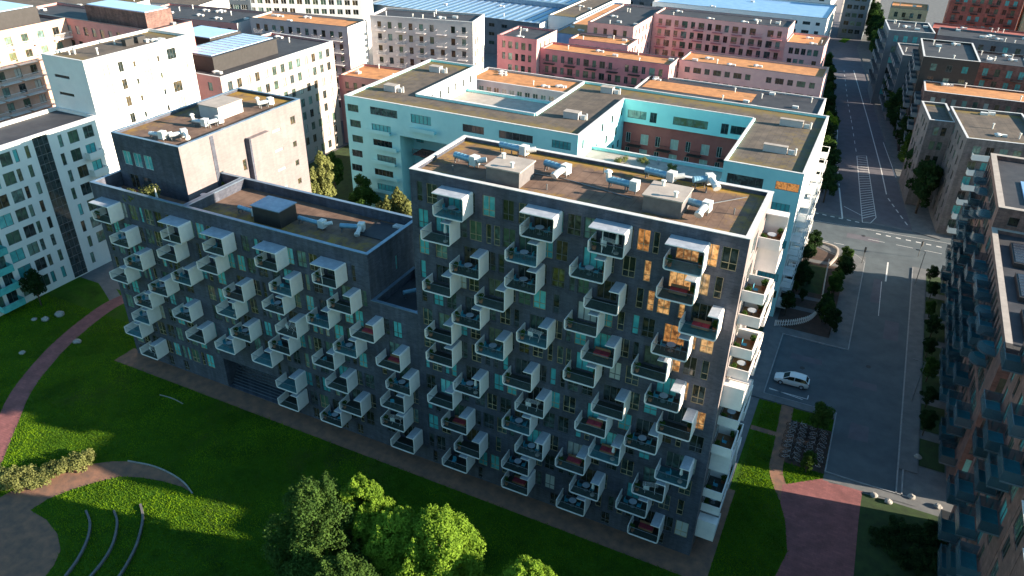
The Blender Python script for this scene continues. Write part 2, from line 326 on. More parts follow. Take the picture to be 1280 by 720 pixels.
def strip_mesh(mb, pts, w, z, m=0):
    L, Rr = ribbon(pts, w)
    for i in range(len(L)-1): mb.poly([(*Rr[i], z), (*Rr[i+1], z), (*L[i+1], z), (*L[i], z)], m)

# ------------------------------------------------------------------ windows and facades
_wc = {}
def win_geo(F, P, T, w, h, st):
    t = .055; m = T
    F.box(0, .07, 0, t, .14, h, 0, m); F.box(w-t, .07, 0, w, .14, h, 0, m); F.box(t, .07, h-t, w-t, .14, h, 0, m); F.box(t, .07, 0, w-t, .14, t, 0, m)
    if st in ('2', 'b') and w > .8: F.box(w/2-t/2, .075, t, w/2+t/2, .135, h-t, 0, m)
    if st == '3':
        for k in (1, 2): F.box(w*k/3-t/2, .075, t, w*k/3+t/2, .135, h-t, 0, m)
    if st == '5':
        for k in (1, 2, 3, 4): F.box(w*k/5-t/2, .075, t, w*k/5+t/2, .135, h-t, 0, m)
    if st in ('b', 'c'): F.box(t, .08, h*.3, w-t, .13, h*.3+t, 0, m)
    P.poly([T(t, .13, t), T(w-t, .13, t), T(w-t, .13, h-t), T(t, .13, h-t)])
def win_mesh(w, h, st, g, fr, joined):
    k = (round(w, 2), round(h, 2), st, g, fr, joined)
    if k not in _wc:
        F = MB(); P = MB(); T = lambda a, b, c: (a, b, c); win_geo(F, P, T, w, h, st)
        if joined:
            b = len(F.v); F.v += P.v; F.f += [tuple(b+i for i in q) for q in P.f]; F.m += [1]*len(P.f)
            _wc[k] = (F.mesh('window', [fr, g]), None)
        else: _wc[k] = (F.mesh('window', [fr]), P.mesh('pane', [g]))
    return _wc[k]
class Bld:
    def __init__(s, name, label, cat, x, y, rot=0, group=None, far=False, walls=('white',), roofs=('roof_dark',), cop='coping_w'):
        s.x, s.y, s.rot, s.far, s.cop = x, y, rot, far, cop
        s.root = thing(name, label, cat, (x, y, 0), rot, group); s.wall = MB(); s.walls = walls; s.roofs = roofs
        s.roofmb = MB(); s.copmb = MB(); s.wins = []
    def W(s, x, y):
        c, q = math.cos(s.rot), math.sin(s.rot); return (s.x+x*c-y*q, s.y+x*q+y*c)
    def facade(s, p, ang, W, z0, z1, ops=(), m=0, reveal=.16):
        dx, dy = math.cos(ang), math.sin(ang); nx, ny = -dy, dx
        T = lambda u, dep, z: (p[0]+dx*u+nx*dep, p[1]+dy*u+ny*dep, z)
        ops = [o for o in ops if o[0] > .02 and o[0]+o[2] < W-.02 and o[1] > z0-.001 and o[1]+o[3] < z1]
        zs = sorted({z0, z1} | {round(o[1], 3) for o in ops} | {round(o[1]+o[3], 3) for o in ops})
        for a, b in zip(zs, zs[1:]):
            if b-a < 1e-4: continue
            mid = (a+b)/2; iv = sorted((o[0], o[0]+o[2]) for o in ops if o[1] < mid < o[1]+o[3]); u = 0.
            for i0, i1 in iv+[(W, W)]:
                if i0 > u+1e-4: s.wall.poly([T(u, 0, a), T(i0, 0, a), T(i0, 0, b), T(u, 0, b)], m)
                u = max(u, i1)
        for o in ops:
            u, z, w_, h = o[:4]; kind = o[4]; dep = reveal if kind != 'recess' else o[5]
            a, b, c, d = (u, z), (u+w_, z), (u+w_, z+h), (u, z+h)
            for (q0, q1) in ((b, a), (c, b), (d, c), (a, d)): s.wall.poly([T(q0[0], 0, q0[1]), T(q1[0], 0, q1[1]), T(q1[0], dep, q1[1]), T(q0[0], dep, q0[1])][::-1], m)
            if kind == 'recess': s.wall.poly([T(u, dep, z), T(u+w_, dep, z), T(u+w_, dep, z+h), T(u, dep, z+h)], o[6] if len(o) > 6 else m)
            else: s.wins.append((T(u, 0, z), ang, w_, h, kind, o[5], o[6]))
    def vol(s, x0, y0, x1, y1, z0, z1, par=.5, ops=None, m=0, rm=0, t=.35, ov=.05, roof=True, coping=True):
        ops = ops or {}
        mm = m if isinstance(m, dict) else dict(f=m, r=m, b=m, l=m)
        s.facade((x0, y0), 0, x1-x0, z0, z1, ops.get('f', ()), mm['f']); s.facade((x1, y0), math.pi/2, y1-y0, z0, z1, ops.get('r', ()), mm['r'])
        s.facade((x1, y1), math.pi, x1-x0, z0, z1, ops.get('b', ()), mm['b']); s.facade((x0, y1), -math.pi/2, y1-y0, z0, z1, ops.get('l', ()), mm['l'])
        zr = z1-par
        if roof:
            s.roofmb.poly([(x0+t, y0+t, zr), (x1-t, y0+t, zr), (x1-t, y1-t, zr), (x0+t, y1-t, zr)], rm)
            a, b, c, d = (x0+t, y0+t), (x1-t, y0+t), (x1-t, y1-t), (x0+t, y1-t)
            for q0, q1 in ((b, a), (c, b), (d, c), (a, d)): s.wall.poly([(*q0, zr), (*q1, zr), (*q1, z1), (*q0, z1)][::-1] if False else [(*q0, zr), (*q1, zr), (*q1, z1), (*q0, z1)], mm['f'])
        if coping:
            h = .06; c_ = s.copmb
            c_.box(x0-ov, y0-ov, z1, x1+ov, y0+t+ov, z1+h); c_.box(x0-ov, y1-t-ov, z1, x1+ov, y1+ov, z1+h)
            c_.box(x0-ov, y0+t+ov, z1, x0+t+ov, y1-t-ov, z1+h); c_.box(x1-t-ov, y0+t+ov, z1, x1+ov, y1-t-ov, z1+h)
    def done(s):
        s.wall.build('wall', s.walls, s.root)
        if s.roofmb.f: s.roofmb.build('roof', s.roofs, s.root)
        if s.copmb.f: s.copmb.build('coping', [s.cop], s.root)
        def key(wn):
            X, Y = s.W(wn[0][0], wn[0][1]); return ((X-CAM[0])**2+(Y-CAM[1])**2+(wn[0][2]-CAM[2])**2)/(wn[2]*wn[3])
        ws = sorted(s.wins, key=key)
        for (p, ang, w_, h, st, g, fr) in ws[:100]:
            fm, pm = win_mesh(w_, h, st, g, fr, s.far)
            o = put('window', fm, s.root, p, ang)
            if pm: put('pane', pm, o)
        if len(ws) > 100:
            F = MB(); mats = []
            for (p, ang, w_, h, st, g, fr) in ws[100:]:
                dx, dy = math.cos(ang), math.sin(ang); T = lambda a, b, c: (p[0]+dx*a-dy*b, p[1]+dy*a+dx*b, p[2]+c)
                A = MB(); P = MB(); win_geo(A, P, T, w_, h, st)
                for q, mn in ((A, fr), (P, g)):
                    if mn not in mats: mats.append(mn)
                    b = len(F.v); F.v += q.v; F.f += [tuple(b+i for i in r) for r in q.f]; F.m += [mats.index(mn)]*len(q.f)
            tag(F.build('window', mats, s.root), kind='stuff')
        return s
def grid(W, z0, n, pitch, slots, h=1.5, sill=.9, g=('g_dark',), fr='frame', st='2', seed=0, skip=.06, jit=0.):
    """slots: list of (u, w) repeated on every storey"""
    r = random.Random(seed); out = []
    for k in range(n):
        for (u, w_) in slots:
            if r.random() < skip: continue
            out.append((u+r.uniform(-jit, jit), z0+k*pitch+sill, w_, h, st if w_ > .8 else '1', r.choice(g), fr))
    return out
def even(W, n, w_, alt=None, m=1.0):
    return [(m+(W-2*m)*(i+.5)/n-(alt if alt and i % 2 else w_)/2, (alt if alt and i % 2 else w_)) for i in range(n)]

# ------------------------------------------------------------------ balcony shells of the dark complex
PITCH = 2.95; Z0 = 2.31; BW = 3.4; BD = 2.0; BH = 2.45
def shell_mesh(full, flap=1.05):
    r = .28; pl = []
    lh = BH if full else 1.12
    if full: pl += [(0, BH-.0)]
    else: pl += [(0, lh)]
    pl += [(0, r)]+[(r-r*math.cos(a), r-r*math.sin(a)) for a in (R(30), R(60))]+[(r, 0)]
    pl += [(BW-r, 0)]+[(BW-r+r*math.sin(a), r-r*math.cos(a)) for a in (R(30), R(60))]+[(BW, r)]
    rt = .16
    pl += [(BW, BH-rt)]+[(BW-rt+rt*math.cos(a), BH-rt+rt*math.sin(a)) for a in (R(45),)]+[(BW-rt, BH)]
    if full: pl = [(0, lh-1.35)] + pl[1:] if False else pl; pl = [(0, 1.12)]+pl[1:]; pl += [(-.05, BH)]
    else: pl += [(BW-flap, BH)]
    th = .09; n = len(pl); inn = []
    for i in range(n):
        a = Vector(pl[max(i-1, 0)]); b = Vector(pl[min(i+1, n-1)]); d = (b-a).normalized(); nn = Vector((-d.y, d.x)); inn.append((pl[i][0]+nn.x*th, pl[i][1]+nn.y*th))
    mb = MB(); y0, y1 = -BD, 0
    for i in range(n-1):
        o0, o1, i0, i1 = pl[i], pl[i+1], inn[i], inn[i+1]
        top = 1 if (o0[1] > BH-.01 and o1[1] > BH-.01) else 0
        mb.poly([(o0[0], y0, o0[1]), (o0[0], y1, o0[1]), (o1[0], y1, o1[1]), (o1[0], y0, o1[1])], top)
        mb.poly([(i0[0], y1, i0[1]), (i0[0], y0, i0[1]), (i1[0], y0, i1[1]), (i1[0], y1, i1[1])], 0)
        mb.poly([(o0[0], y0, o0[1]), (o1[0], y0, o1[1]), (i1[0], y0, i1[1]), (i0[0], y0, i0[1])], 0)
    for e, f in ((pl[0], inn[0]), (inn[-1], pl[-1])): mb.poly([(e[0], y0, e[1]), (f[0], y0, f[1]), (f[0], y1, f[1]), (e[0], y1, e[1])], 0)
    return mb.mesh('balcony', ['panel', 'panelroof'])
SH_F, SH_H = shell_mesh(True), shell_mesh(False)
SH_S = shell_mesh(False, 1.5)
mb = MB(); mb.box(.12, -BD+.10, .105, BW-.12, -.02, .135); DECK = [mb.mesh('floor', ['deck']), mb.mesh('floor', ['deck_reflection'])]
mb = MB(); mb.box(.13, -BD+.05, .14, BW-.12, -BD+.07, 1.08); RAILG = mb.mesh('glass_railing', ['g_rail'])
mb = MB(); mb.cyl((.12, -BD+.06, 1.1), (BW-.1, -BD+.06, 1.1), .025, 6); RAILH = mb.mesh('handrail', ['rail'])
mb = MB(); mb.box(1.25, -BD+.15, .14, 1.31, -BD+.21, BH-.1); POST = mb.mesh('post', ['panel'])
def transparent_rail():
    m = M['g_rail']; t = m.node_tree; b = t.nodes['Principled BSDF']; b.inputs['Alpha'].default_value = .08
transparent_rail()
DL = []                                     # things standing on balconies: (world x, y, z)
rb = random.Random(3)
def balcony(root, x1, k, full, ox=0):
    o = put('balcony', SH_F if full else SH_H, root, (x1-BW-ox, 0, Z0+PITCH*k-.12))
    put('floor', DECK[1 if rb.random() < .25 else 0], o); put('glass_railing', RAILG, o); put('handrail', RAILH, o)
    if full and rb.random() < .3: put('post', POST, o)
    DL.append((x1-BW, k))
ROWS_T = {11: [56.5, 65.8, 72.5, 79.4], 10: [55.0, 64.3, 70.9, 79.1], 9: [58.2, 64.3, 72.5, 81.5], 8: [54.9, 61.0, 70.7, 79.3], 7: [58.3, 65.7, 72.6, 77.7],
          6: [54.9, 61.0, 70.9, 79.3], 5: [54.9, 64.2, 74.1, 80.8], 4: [58.2, 65.7, 72.5, 77.8], 3: [54.8, 64.2, 74.2, 81.3], 2: [56.5, 65.8, 70.6, 79.2],
          1: [58.1, 64.2, 72.4, 77.7], 0: [56.4, 64.2, 71.0, 79.3]}
ROWS_W = {7: [5.0, 17.1, 24.0, 32.0, 40.3], 6: [7.2, 15.6, 22.3, 33.6, 42.0], 5: [8.8, 17.2, 25.8, 32.0, 38.6, 44.8], 4: [5.1, 12.3, 24.0, 33.5, 42.1, 48.1],
          3: [8.7, 15.7, 25.7, 31.9, 38.6, 49.2], 2: [7.3, 17.3, 22.4, 28.6, 40.2, 48.2], 1: [4.9, 32.0, 41.9, 48.0], 0: [7.0, 31.8, 38.6, 49.2]}
def dark_ops(x_from, x_to, k, xs, seed, warm=False):
    """tall narrow windows along one storey; behind each balcony a wide glazed door"""
    r = random.Random(seed); out = []; z = Z0+PITCH*k; busy = []
    for x1 in xs:
        a = x1-BW+.55; out.append((a-x_from, z+.12, 2.0, 2.05, '3', None, 'frame')); busy.append((a-.35, a+2.35))
    u = x_from+.7
    while u < x_to-.8:
        w_ = r.choice((.55, .65, 1.15, 1.2, 1.35)); 
        if u+w_ > x_to-.5: break
        hit = [b for b in busy if u < b[1] and u+w_ > b[0]]
        if hit: u = max(b[1] for b in hit)+.05; continue
        hh = 2.15
        out.append((u-x_from, z+.08, w_, hh, 'b' if w_ > .8 else 'c', None, 'woodframe' if r.random() < .45 else 'frame'))
        u += w_+r.choice((.3, .4, .5, .8))
    res = []
    for (a, b, c, d, st, g, fr) in out:
        wx = x_from+a; p = r.random()
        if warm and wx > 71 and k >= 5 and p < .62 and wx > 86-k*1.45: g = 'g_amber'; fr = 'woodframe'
        elif warm and wx > 77 and k in (3, 4) and p < .4: g = 'g_white'
        elif p < .22: g = 'g_teal'
        elif p < .26: g = 'g_white'
        elif p < .52: g = 'g_green'
        else: g = 'g_dark'
        res.append((a, b, c, d, st, g, fr))
    return res

# ---- tower
T = Bld('apartment_tower', 'twelve storey dark brick tower with staggered white box balconies', 'apartment building', 49.4, 0, walls=('dbrick', 'sidebrick'), roofs=('roof_brown',), cop='coping_w')
ops = []
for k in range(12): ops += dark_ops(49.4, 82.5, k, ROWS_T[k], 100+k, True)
# ground floor strip under the first balconies
ops += [(1.2+i*3.1, .25, 1.0 if i % 2 else .55, 1.7, 'b', 'g_dark', 'frame') for i in range(10)]
right = []
for k in range(11):
    z = Z0+PITCH*k; right += [(2.3, z+.08, 2.6, 2.1, '3', 'g_dark', 'whiteframe'), (6.9, z+.08, 2.6, 2.1, '3', 'g_dark', 'whiteframe'), (.75, z+.08, .7, 2.1, 'c', 'g_dark', 'whiteframe')]
right += [(2.5, Z0+PITCH*11+.08, 2.4, 2.1, '3', 'g_dark', 'whiteframe')]
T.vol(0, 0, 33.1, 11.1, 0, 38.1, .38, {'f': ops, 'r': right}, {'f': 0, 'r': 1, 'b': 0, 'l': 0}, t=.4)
T.done()
for k, xs in ROWS_T.items():
    for x in xs: balcony(T.root, x, k, k == 11, 49.4)
# east side boxes: deep trays, some with a full screen towards the lawn, some open
def side_shell(kind):
    w_, d, hh, t = 3.3, 1.95, 2.5, .11; mb = MB()
    mb.box(0, 0, 0, d, w_, t)
    if kind == 'screen': mb.box(0, 0, t, d, t, hh); mb.box(0, w_-t, t, d, w_, 1.1); mb.box(0, t, hh-.1, d, 1.1, hh); mb.box(d-t, t, t, d, w_-t, 1.0)
    elif kind == 'tray': mb.box(0, 0, t, d, t, 1.05); mb.box(0, w_-t, t, d, w_, hh); mb.box(d-t, t, t, d, w_-t, 1.05); mb.box(0, w_-1.1, hh-.1, d, w_-t, hh)
    else: mb.box(0, 0, t, d, t, 1.05); mb.box(0, w_-t, t, d, w_, 1.05); mb.box(d-t, t, t, d, w_-t, 1.05)
    return mb.mesh('balcony', ['panel'])
SS = [side_shell('screen'), side_shell('tray'), side_shell('low')]
mb = MB(); mb.box(.05, .14, .125, 1.8, 3.14, .145); SFL = [mb.mesh('floor', ['wood']), mb.mesh('floor', ['deck'])]
SIDE = []
for k in range(12):
    z = Z0+PITCH*k-.12
    near = {0: 0, 1: 2, 2: 1, 3: 0, 4: 2, 5: 1, 6: 0, 7: 1, 8: 2, 9: 1, 10: 2}.get(k)
    far_ = {1: 1, 2: 0, 3: 2, 4: 1, 5: 0, 6: 2, 7: 0, 8: 1, 9: 0, 10: 0, 11: 1}.get(k)
    for q, yy in ((near, (1.0, 1.9)[k % 2]), (far_, (7.3, 6.0)[k % 2])):
        if q is None: continue
        a = put('balcony', SS[q], T.root, (33.105, yy, z)); put('floor', SFL[(k+q) % 2], a); SIDE.append((82.505, yy, z+.145, q))

# ---- west wing (eight storeys) with roof flat and link
Wg = Bld('apartment_wing', 'eight storey dark brick wing with staggered white balconies and roof terrace', 'apartment building', 0, 0, walls=('dbrick', 'sidebrick', 'concrete'), roofs=('roof_brown', 'roof_dark', 'gravel'), cop='coping_b')
allops = []
for k in range(8): allops += [(k, o) for o in dark_ops(0, 43.3, k, [x for x in ROWS_W[k] if x < 43.4], 300+k)]
def cut(lst, a, b): return [(o[0]-a, *o[1:]) for _, o in lst if o[0] > a+.1 and o[0]+o[2] < b-.1]
noground = [(k, o) for k, o in allops if not (k <= 0 and 14.5 < o[0] < 31.2) and not (k == 1 and 17.2 < o[0]+o[2] and o[0] < 27.3)]
noground += [(0, (.8+i*2.9, .2, .9, 1.7, 'b', 'g_dark', 'frame')) for i in range(4)]+[(0, (32.4+i*2.3, .25, .9, 1.6, 'b', 'g_dark', 'frame')) for i in range(4)]
noground += [(0, (17.6, .12, 12.6, 4.7, 'recess', 2.6, 0))]
Wg.vol(0, 0, 16.3, 10.5, 0, 27.0, 2.0, {'f': cut(noground, 0, 16.3)}, 0, 2, t=.35)
Wg.vol(16.3, 0, 43.3, 10.5, 0, 27.0, 1.25, {'f': cut(noground, 16.3, 43.3), 'r': [(5.2, 22.5, .5, 1.9, 'c', 'g_teal', 'frame')]}, 0, 0, t=.35)
# front windows crossing the 16.3 line are simply absent
lops = []
for k in range(6): lops += dark_ops(43.3, 49.4, k, [x for x in ROWS_W[k] if x > 43.4], 500+k)
Wg.vol(43.3, 0, 49.4, 8.8, 0, 21.2, 1.1, {'f': lops}, 0, 1, t=.35)
pr = [(14.4, 28.0, .5, .5, '1', 'g_dark', 'frame'), (20.6, 29.3, 1.0, 1.2, '2', 'g_dark', 'frame'), (5.2, 25.6, 1.2, 1.6, '2', 'g_dark', 'frame')]
for i in range(6): pr.append((16.6, 14.5+2.95*i, 1.7, .35, '1', 'g_white', 'whiteframe'))
pr += [(20.5, 17+2.95*i, .8, .9, '1', 'g_dark', 'frame') for i in range(4)]
pr += [(10.1, 25.8, .7, 1.6, '1', 'g_dark', 'frame'), (11.2, 25.8, .7, 1.6, '1', 'g_dark', 'frame')]
Wg.vol(.6, 4.3, 12.5, 27.5, 0, 32.5, .35, {'f': [(1.3+i*1.9, 28.4, 1.45, 1.9, '2', 'g_teal', 'whiteframe') for i in range(3)]+[(1.6, 25.1, 1.6, 2.0, '2', 'g_dark', 'frame'), (4.0, 25.1, 1.6, 2.0, '2', 'g_dark', 'frame')], 'r': pr}, {'f': 0, 'r': 1, 'b': 1, 'l': 1}, 0, t=.3)
# dark vertical slots and the projecting bay on the lit side
Wg.wall.box(12.5, 15.4, 8, 13.3, 15.75, 30.2, 0); Wg.wall.box(12.5, 15.75, 8, 13.3, 19.5, 30.15, 1)
Wg.wall.box(12.5, 9.4, 8, 12.56, 10.0, 32.3, 0)
Wg.done()
for k, xs in ROWS_W.items():
    for x in xs: balcony(Wg.root, x, k, k == 7 and x < 43)
# steps and louvres in the ground floor recess
mb = MB()
for i in range(9): mb.box(17.8, .5+i*.22, .15+i*.34, 30.0, .62+i*.22, .19+i*.34)
mb.build('louvre', ['bluegrey'], Wg.root)
mb = MB(); mb.box(0, 0, 0, .5, 2.6, 4.6)
# chimney box on the wing roof
mb = MB(); mb.box(24.9, 2.6, 25.76, 29.0, 5.6, 27.9, 0); mb.box(24.75, 2.45, 27.9, 29.15, 5.75, 28.02, 1)
mb.build('roof_housing', ['black', 'coping_b'], Wg.root)
mb = MB(); mb.box(38.2, 5.6, 25.76, 42.2, 9.6, 25.86, 0); mb.build('roof_hatch', ['roof_dark'], Wg.root)
mb = MB(); mb.box(40.6, 8.9, 25.87, 42.0, 9.7, 26.1, 0); mb.build('skylight', ['ductwhite'], Wg.root)
# tower roof housings
for i, (x, y) in enumerate(((7.8, 1.35), (23.2, 1.9))):
    mb = MB(); mb.box(x, y, 37.73, x+3.5, y+3.4, 39.3, 0); mb.box(x-.12, y-.12, 39.3, x+3.62, y+3.52, 39.42, 1)
    mb.build('roof_housing', ['housing', 'concrete'], T.root)
for i, (x, y) in enumerate(((8.4, 3.9), (10.2, 2.1), (24.2, 4.6), (25.9, 2.6))):
    mb = MB(); mb.cyl((x, y, 39.42), (x, y, 39.85), .14, 10); mb.cyl((x, y, 39.85), (x, y, 39.95), .24, 10); mb.build('vent', ['ductwhite'], T.root)
for i in range(9):
    x, y = 3.5+i*3.4, (2.4, 8.8, 5.2)[i % 3]; mb = MB(); mb.cyl((x, y, 37.73), (x, y, 38.3), .07, 8); mb.build('vent', ['rail'], T.root)
mb = MB()
for a, b in (((3.5, 5.0), (14, 5.6)), ((14, 5.6), (21.5, 4.2)), ((28, 6.0), (31, 9.5))): mb.cyl((*a, 37.79), (*b, 37.79), .05, 6)
mb.build('conduit', ['rail'], T.root)
# penthouse roof box
mb = MB(); mb.box(5.2, 15.2, 32.16, 8.7, 19.8, 33.9, 0); mb.box(5.1, 15.1, 33.9, 8.8, 19.9, 34.0, 1); mb.build('roof_housing', ['palegrey', 'concrete'], Wg.root)

# ------------------------------------------------------------------ ventilation units
def vent_unit(kind, loc, rz, label, L=2.2, r=.33, blue=True):
    t = thing('ventilation_unit', label, 'ventilation unit', loc, rz, 'ventilation units on the flat roofs')
    mb = MB(); mb.cyl((0, 0, .75), (L, 0, .75), r, 14)
    for i in range(1, 5): mb.torus((0, 0, 0), 0, 0, n=3, k=3) if False else mb.cyl((L*i/5-.03, 0, .75), (L*i/5+.03, 0, .75), r*1.06, 14)
    mb.build('duct', ['ductblue' if blue else 'steel'], t, smooth=False)
    mb = MB(); mb.box(L, -.42, .3, L+.75, .42, 1.25); mb.build('fan_box', ['ductwhite'], t)
    mb = MB()
    if kind == 'elbow':
        mb.cyl((L+.35, -.4, .85), (L+.35, -1.7, .7), r*.95, 12); mb.cyl((L+.35, -1.7, .7), (L+.35, -1.95, .55), r*1.15, 12)
    elif kind == 'up':
        mb.cyl((0, 0, .6), (-.1, 0, 1.5), r*.8, 12); mb.cyl((-.1, 0, 1.5), (-.1, .0, 1.7), r*1.3, 12, r2=r*.6)
    else:
        mb.cyl((L+.7, 0, .8), (L+1.5, .5, .95), r*.85, 12)
    mb.build('outlet', ['ductwhite'], t)
    for x in (.2, L-.2, L+.6):
        mb = MB(); mb.box(x-.05, -.3, 0, x+.05, -.22, .5); mb.box(x-.05, .22, 0, x+.05, .3, .5); mb.box(x-.05, -.3, .42, x+.05, .3, .5); mb.build('stand', ['rail'], t)
    return t
ZT = 37.73
vent_unit('elbow2', (51.9, 4.7, ZT), R(-12), 'blue duct with white elbow at west end of tower roof')
vent_unit('x', (54.6, 9.6, ZT), R(-8), 'grey duct behind the west roof housing of the tower', 2.6)
vent_unit('elbow', (60.9, 7.0, ZT), R(-14), 'blue duct with white pipe right of west roof housing', 2.2)
vent_unit('up', (68.0, 5.9, ZT), R(-6), 'blue duct left of the east roof housing on the tower', 2.3)
vent_unit('x', (70.4, 9.9, ZT), R(-10), 'pale duct behind the east roof housing of the tower', 2.4)
vent_unit('elbow', (75.2, 4.5, ZT), R(-8), 'blue duct with white fan box at front of east housing', 2.3)
vent_unit('elbow', (75.2, 9.6, ZT), R(35), 'white elbow pipe near back parapet of the tower roof', 1.3)
ZW = 25.76
vent_unit('x', (21.4, 3.9, ZW), R(-5), 'blue duct left of black housing on the wing roof', 2.6, .26)
vent_unit('x', (29.9, 4.9, ZW), R(-2), 'long blue duct right of black housing on wing roof', 3.2, .26)
vent_unit('elbow', (35.6, 5.4, ZW), R(20), 'blue duct near the east end of the wing roof', 2.2, .28)
vent_unit('x', (45.2, 3.6, 20.11), R(50), 'small blue duct on the sunken link roof beside tower', 2.2, .25)
ZP = 32.16
for i, (x, y, a, lb, bl) in enumerate(((6.3, 5.6, 10, 'white duct cluster at front corner of penthouse roof', 0), (9.0, 6.2, 60, 'white duct by the right edge of penthouse roof', 0), (7.3, 12.0, 5, 'white fan with long pipe at middle of penthouse roof', 0),
        (9.6, 12.2, 80, 'big white fan at right middle of penthouse roof', 0), (3.6, 19.0, 20, 'white fan at far left of penthouse roof', 0), (9.6, 22.0, 70, 'white fan beside the grey penthouse roof housing', 0))):
    vent_unit(('x', 'elbow', 'up')[i % 3], (x, y, ZP), R(a), lb, 1.5, .28, False)

# ------------------------------------------------------------------ teal block
X0, Y0 = .2, 53.6
Te = Bld('teal_apartment_block', 'mint teal rendered apartment block around two courtyards', 'apartment building', X0, Y0, walls=('teal', 'redrender', 'white'), roofs=('roof_grey', 'concrete'), cop='coping_w')
def strips(lst, z0, n, pitch=2.95, h=1.35, g=('g_dark', 'g_green', 'g_teal'), seed=1):
    r = random.Random(seed); out = []
    for k in range(n):
        for (u, w_) in lst: out.append((u+r.uniform(-.5, .5), z0+k*pitch, w_, h, '5' if w_ > 3 else '3' if w_ > 1.4 else '2', r.choice(g), 'frame'))
    return out
H = 24.6
def teops(W, step, seed, n=7, z=2.6): return strips([(1.3+i*step, (4.2, 2.6, 3.6)[i % 3]) for i in range(int((W-4)/step))], z, n, seed=seed)
# front wing: west tower of it, bridge over the opening, rest
ZRT = H-.4
Te.vol(0, 0, 11.8, 7.1, 0, ZRT, .4, {'f': strips([(.5, 2.4)], 1.1, 8, seed=2, g=('g_dark', 'g_green'))+strips([(6.0, 4.2)], 1.1, 7, seed=3)+[(5.6, 21.9, 5.9, 1.45, '5', 'g_green', 'frame')]}, 0, 0, roof=False, coping=False)
Te.vol(11.8, 0, 24.0, 7.1, 18.8, ZRT, .4, {'f': [(2.6, 21.7, 4.2, 1.6, '5', 'g_teal', 'frame')]}, 0, 0, roof=False, coping=False)
Te.vol(11.8, 4.6, 24.0, 7.0, 0, 18.8, .1, {'f': strips([(.8, 1.6), (9, 1.5)], 1.5, 6, seed=5)}, 0, 0, roof=False, coping=False)
Te.vol(24.0, 0, 46.6, 7.1, 0, ZRT, .4, {'f': [(o[0], o[1], o[2], o[3], o[4], o[5], o[6]) for o in strips([(1.2, 4.2), (8.2, 6.4), (18.4, 3.4)], 21.8, 1, seed=7)+teops(22.6, 7, 8, 6)], 'r': [(2.0, 21.6, .8, 1.5, '1', 'g_dark', 'frame')]}, 0, 0, roof=False, coping=False)
# low front strip of the right court with roof terrace
Te.vol(46.6, 0, 70.3, 6.4, 0, 20.9, .5, {'f': teops(23.7, 6, 9, 6), 'b': teops(23.7, 6, 10, 6)}, 0, 1, coping=True)
# west wing and middle wing
Te.vol(0, 7.1, 11.3, 30.7, 0, ZRT, .4, {'l': teops(23, 5, 11), 'r': [(2+3.1*i, 21.6, .7, 1.5, '1', 'g_dark', 'frame') for i in range(7)]}, {'f': 0, 'r': 2, 'b': 0, 'l': 0}, 0, roof=False, coping=False)
Te.vol(35.6, 7.1, 46.6, 30.7, 0, ZRT, .4, {'r': [(1.6+2.6*i, 18.7+2.95*(i % 2), 1.0, 1.5, '2', 'g_dark', 'frame') for i in range(8)]+[(2.4+2.9*i, 15.6, 1.0, 1.5, '2', 'g_dark', 'frame') for i in range(7)]}, {'f': 0, 'r': 0, 'b': 0, 'l': 0}, 0, roof=False, coping=False)
# left court: lower bar with roof terrace
Te.vol(11.3, 17.5, 35.6, 26.0, 0, 21.0, .5, {'f': strips([(1.0, 5.0), (12, 6.5)], 18.2, 1, seed=13)+teops(24, 7, 14, 5)}, 0, 1, coping=True)
# back bar of the right court: teal above, red brick galleries below
Te.vol(46.6, 23.2, 70.3, 30.7, 20.3, ZRT, .4, {'f': [(.9, 21.2, 3.6, 1.5, '3', 'g_green', 'frame'), (5.2, 20.9, 1.3, 1.9, '2', 'g_dark', 'frame'), (9.6, 21.2, 6.4, 1.5, '5', 'g_green', 'frame'), (18.4, 20.9, 1.3, 1.9, '2', 'g_dark', 'frame'), (20.1, 21.2, 3.0, 1.5, '3', 'g_dark', 'frame')]}, 0, 0, roof=False, coping=False)
rops = []
for k in range(6):
    for i in range(8): rops.append((.7+i*2.9, 1.4+2.95*k, 1.5 if i % 2 else .9, 2.0, '2', 'g_white' if i % 2 else 'g_dark', 'whiteframe'))
Te.vol(46.65, 23.9, 70.25, 30.2, 0, 20.3, .1, {'f': rops}, 1, 0, roof=False, coping=False)
# east wing
est = []
for k in range(7): est += [(1.5+i*5.2, 1.5+2.95*k, 2.6, 2.0, '3', 'g_green' if (i+k) % 2 else 'g_dark', 'whiteframe') for i in range(5)]
Te.vol(70.3, 0, 82.0, 30.7, 0, ZRT, .4, {'f': [(.8, 21.2, 5.4, 1.6, '5', 'g_green', 'frame'), (8.0, 21.6, 3.4, 1.3, '2', 'g_amber', 'frame')]+strips([(1, 4), (7.8, 3.2)], 3.4, 6, seed=17), 'r': est}, {'f': 0, 'r': 2, 'b': 0, 'l': 0}, 0, roof=False, coping=False)
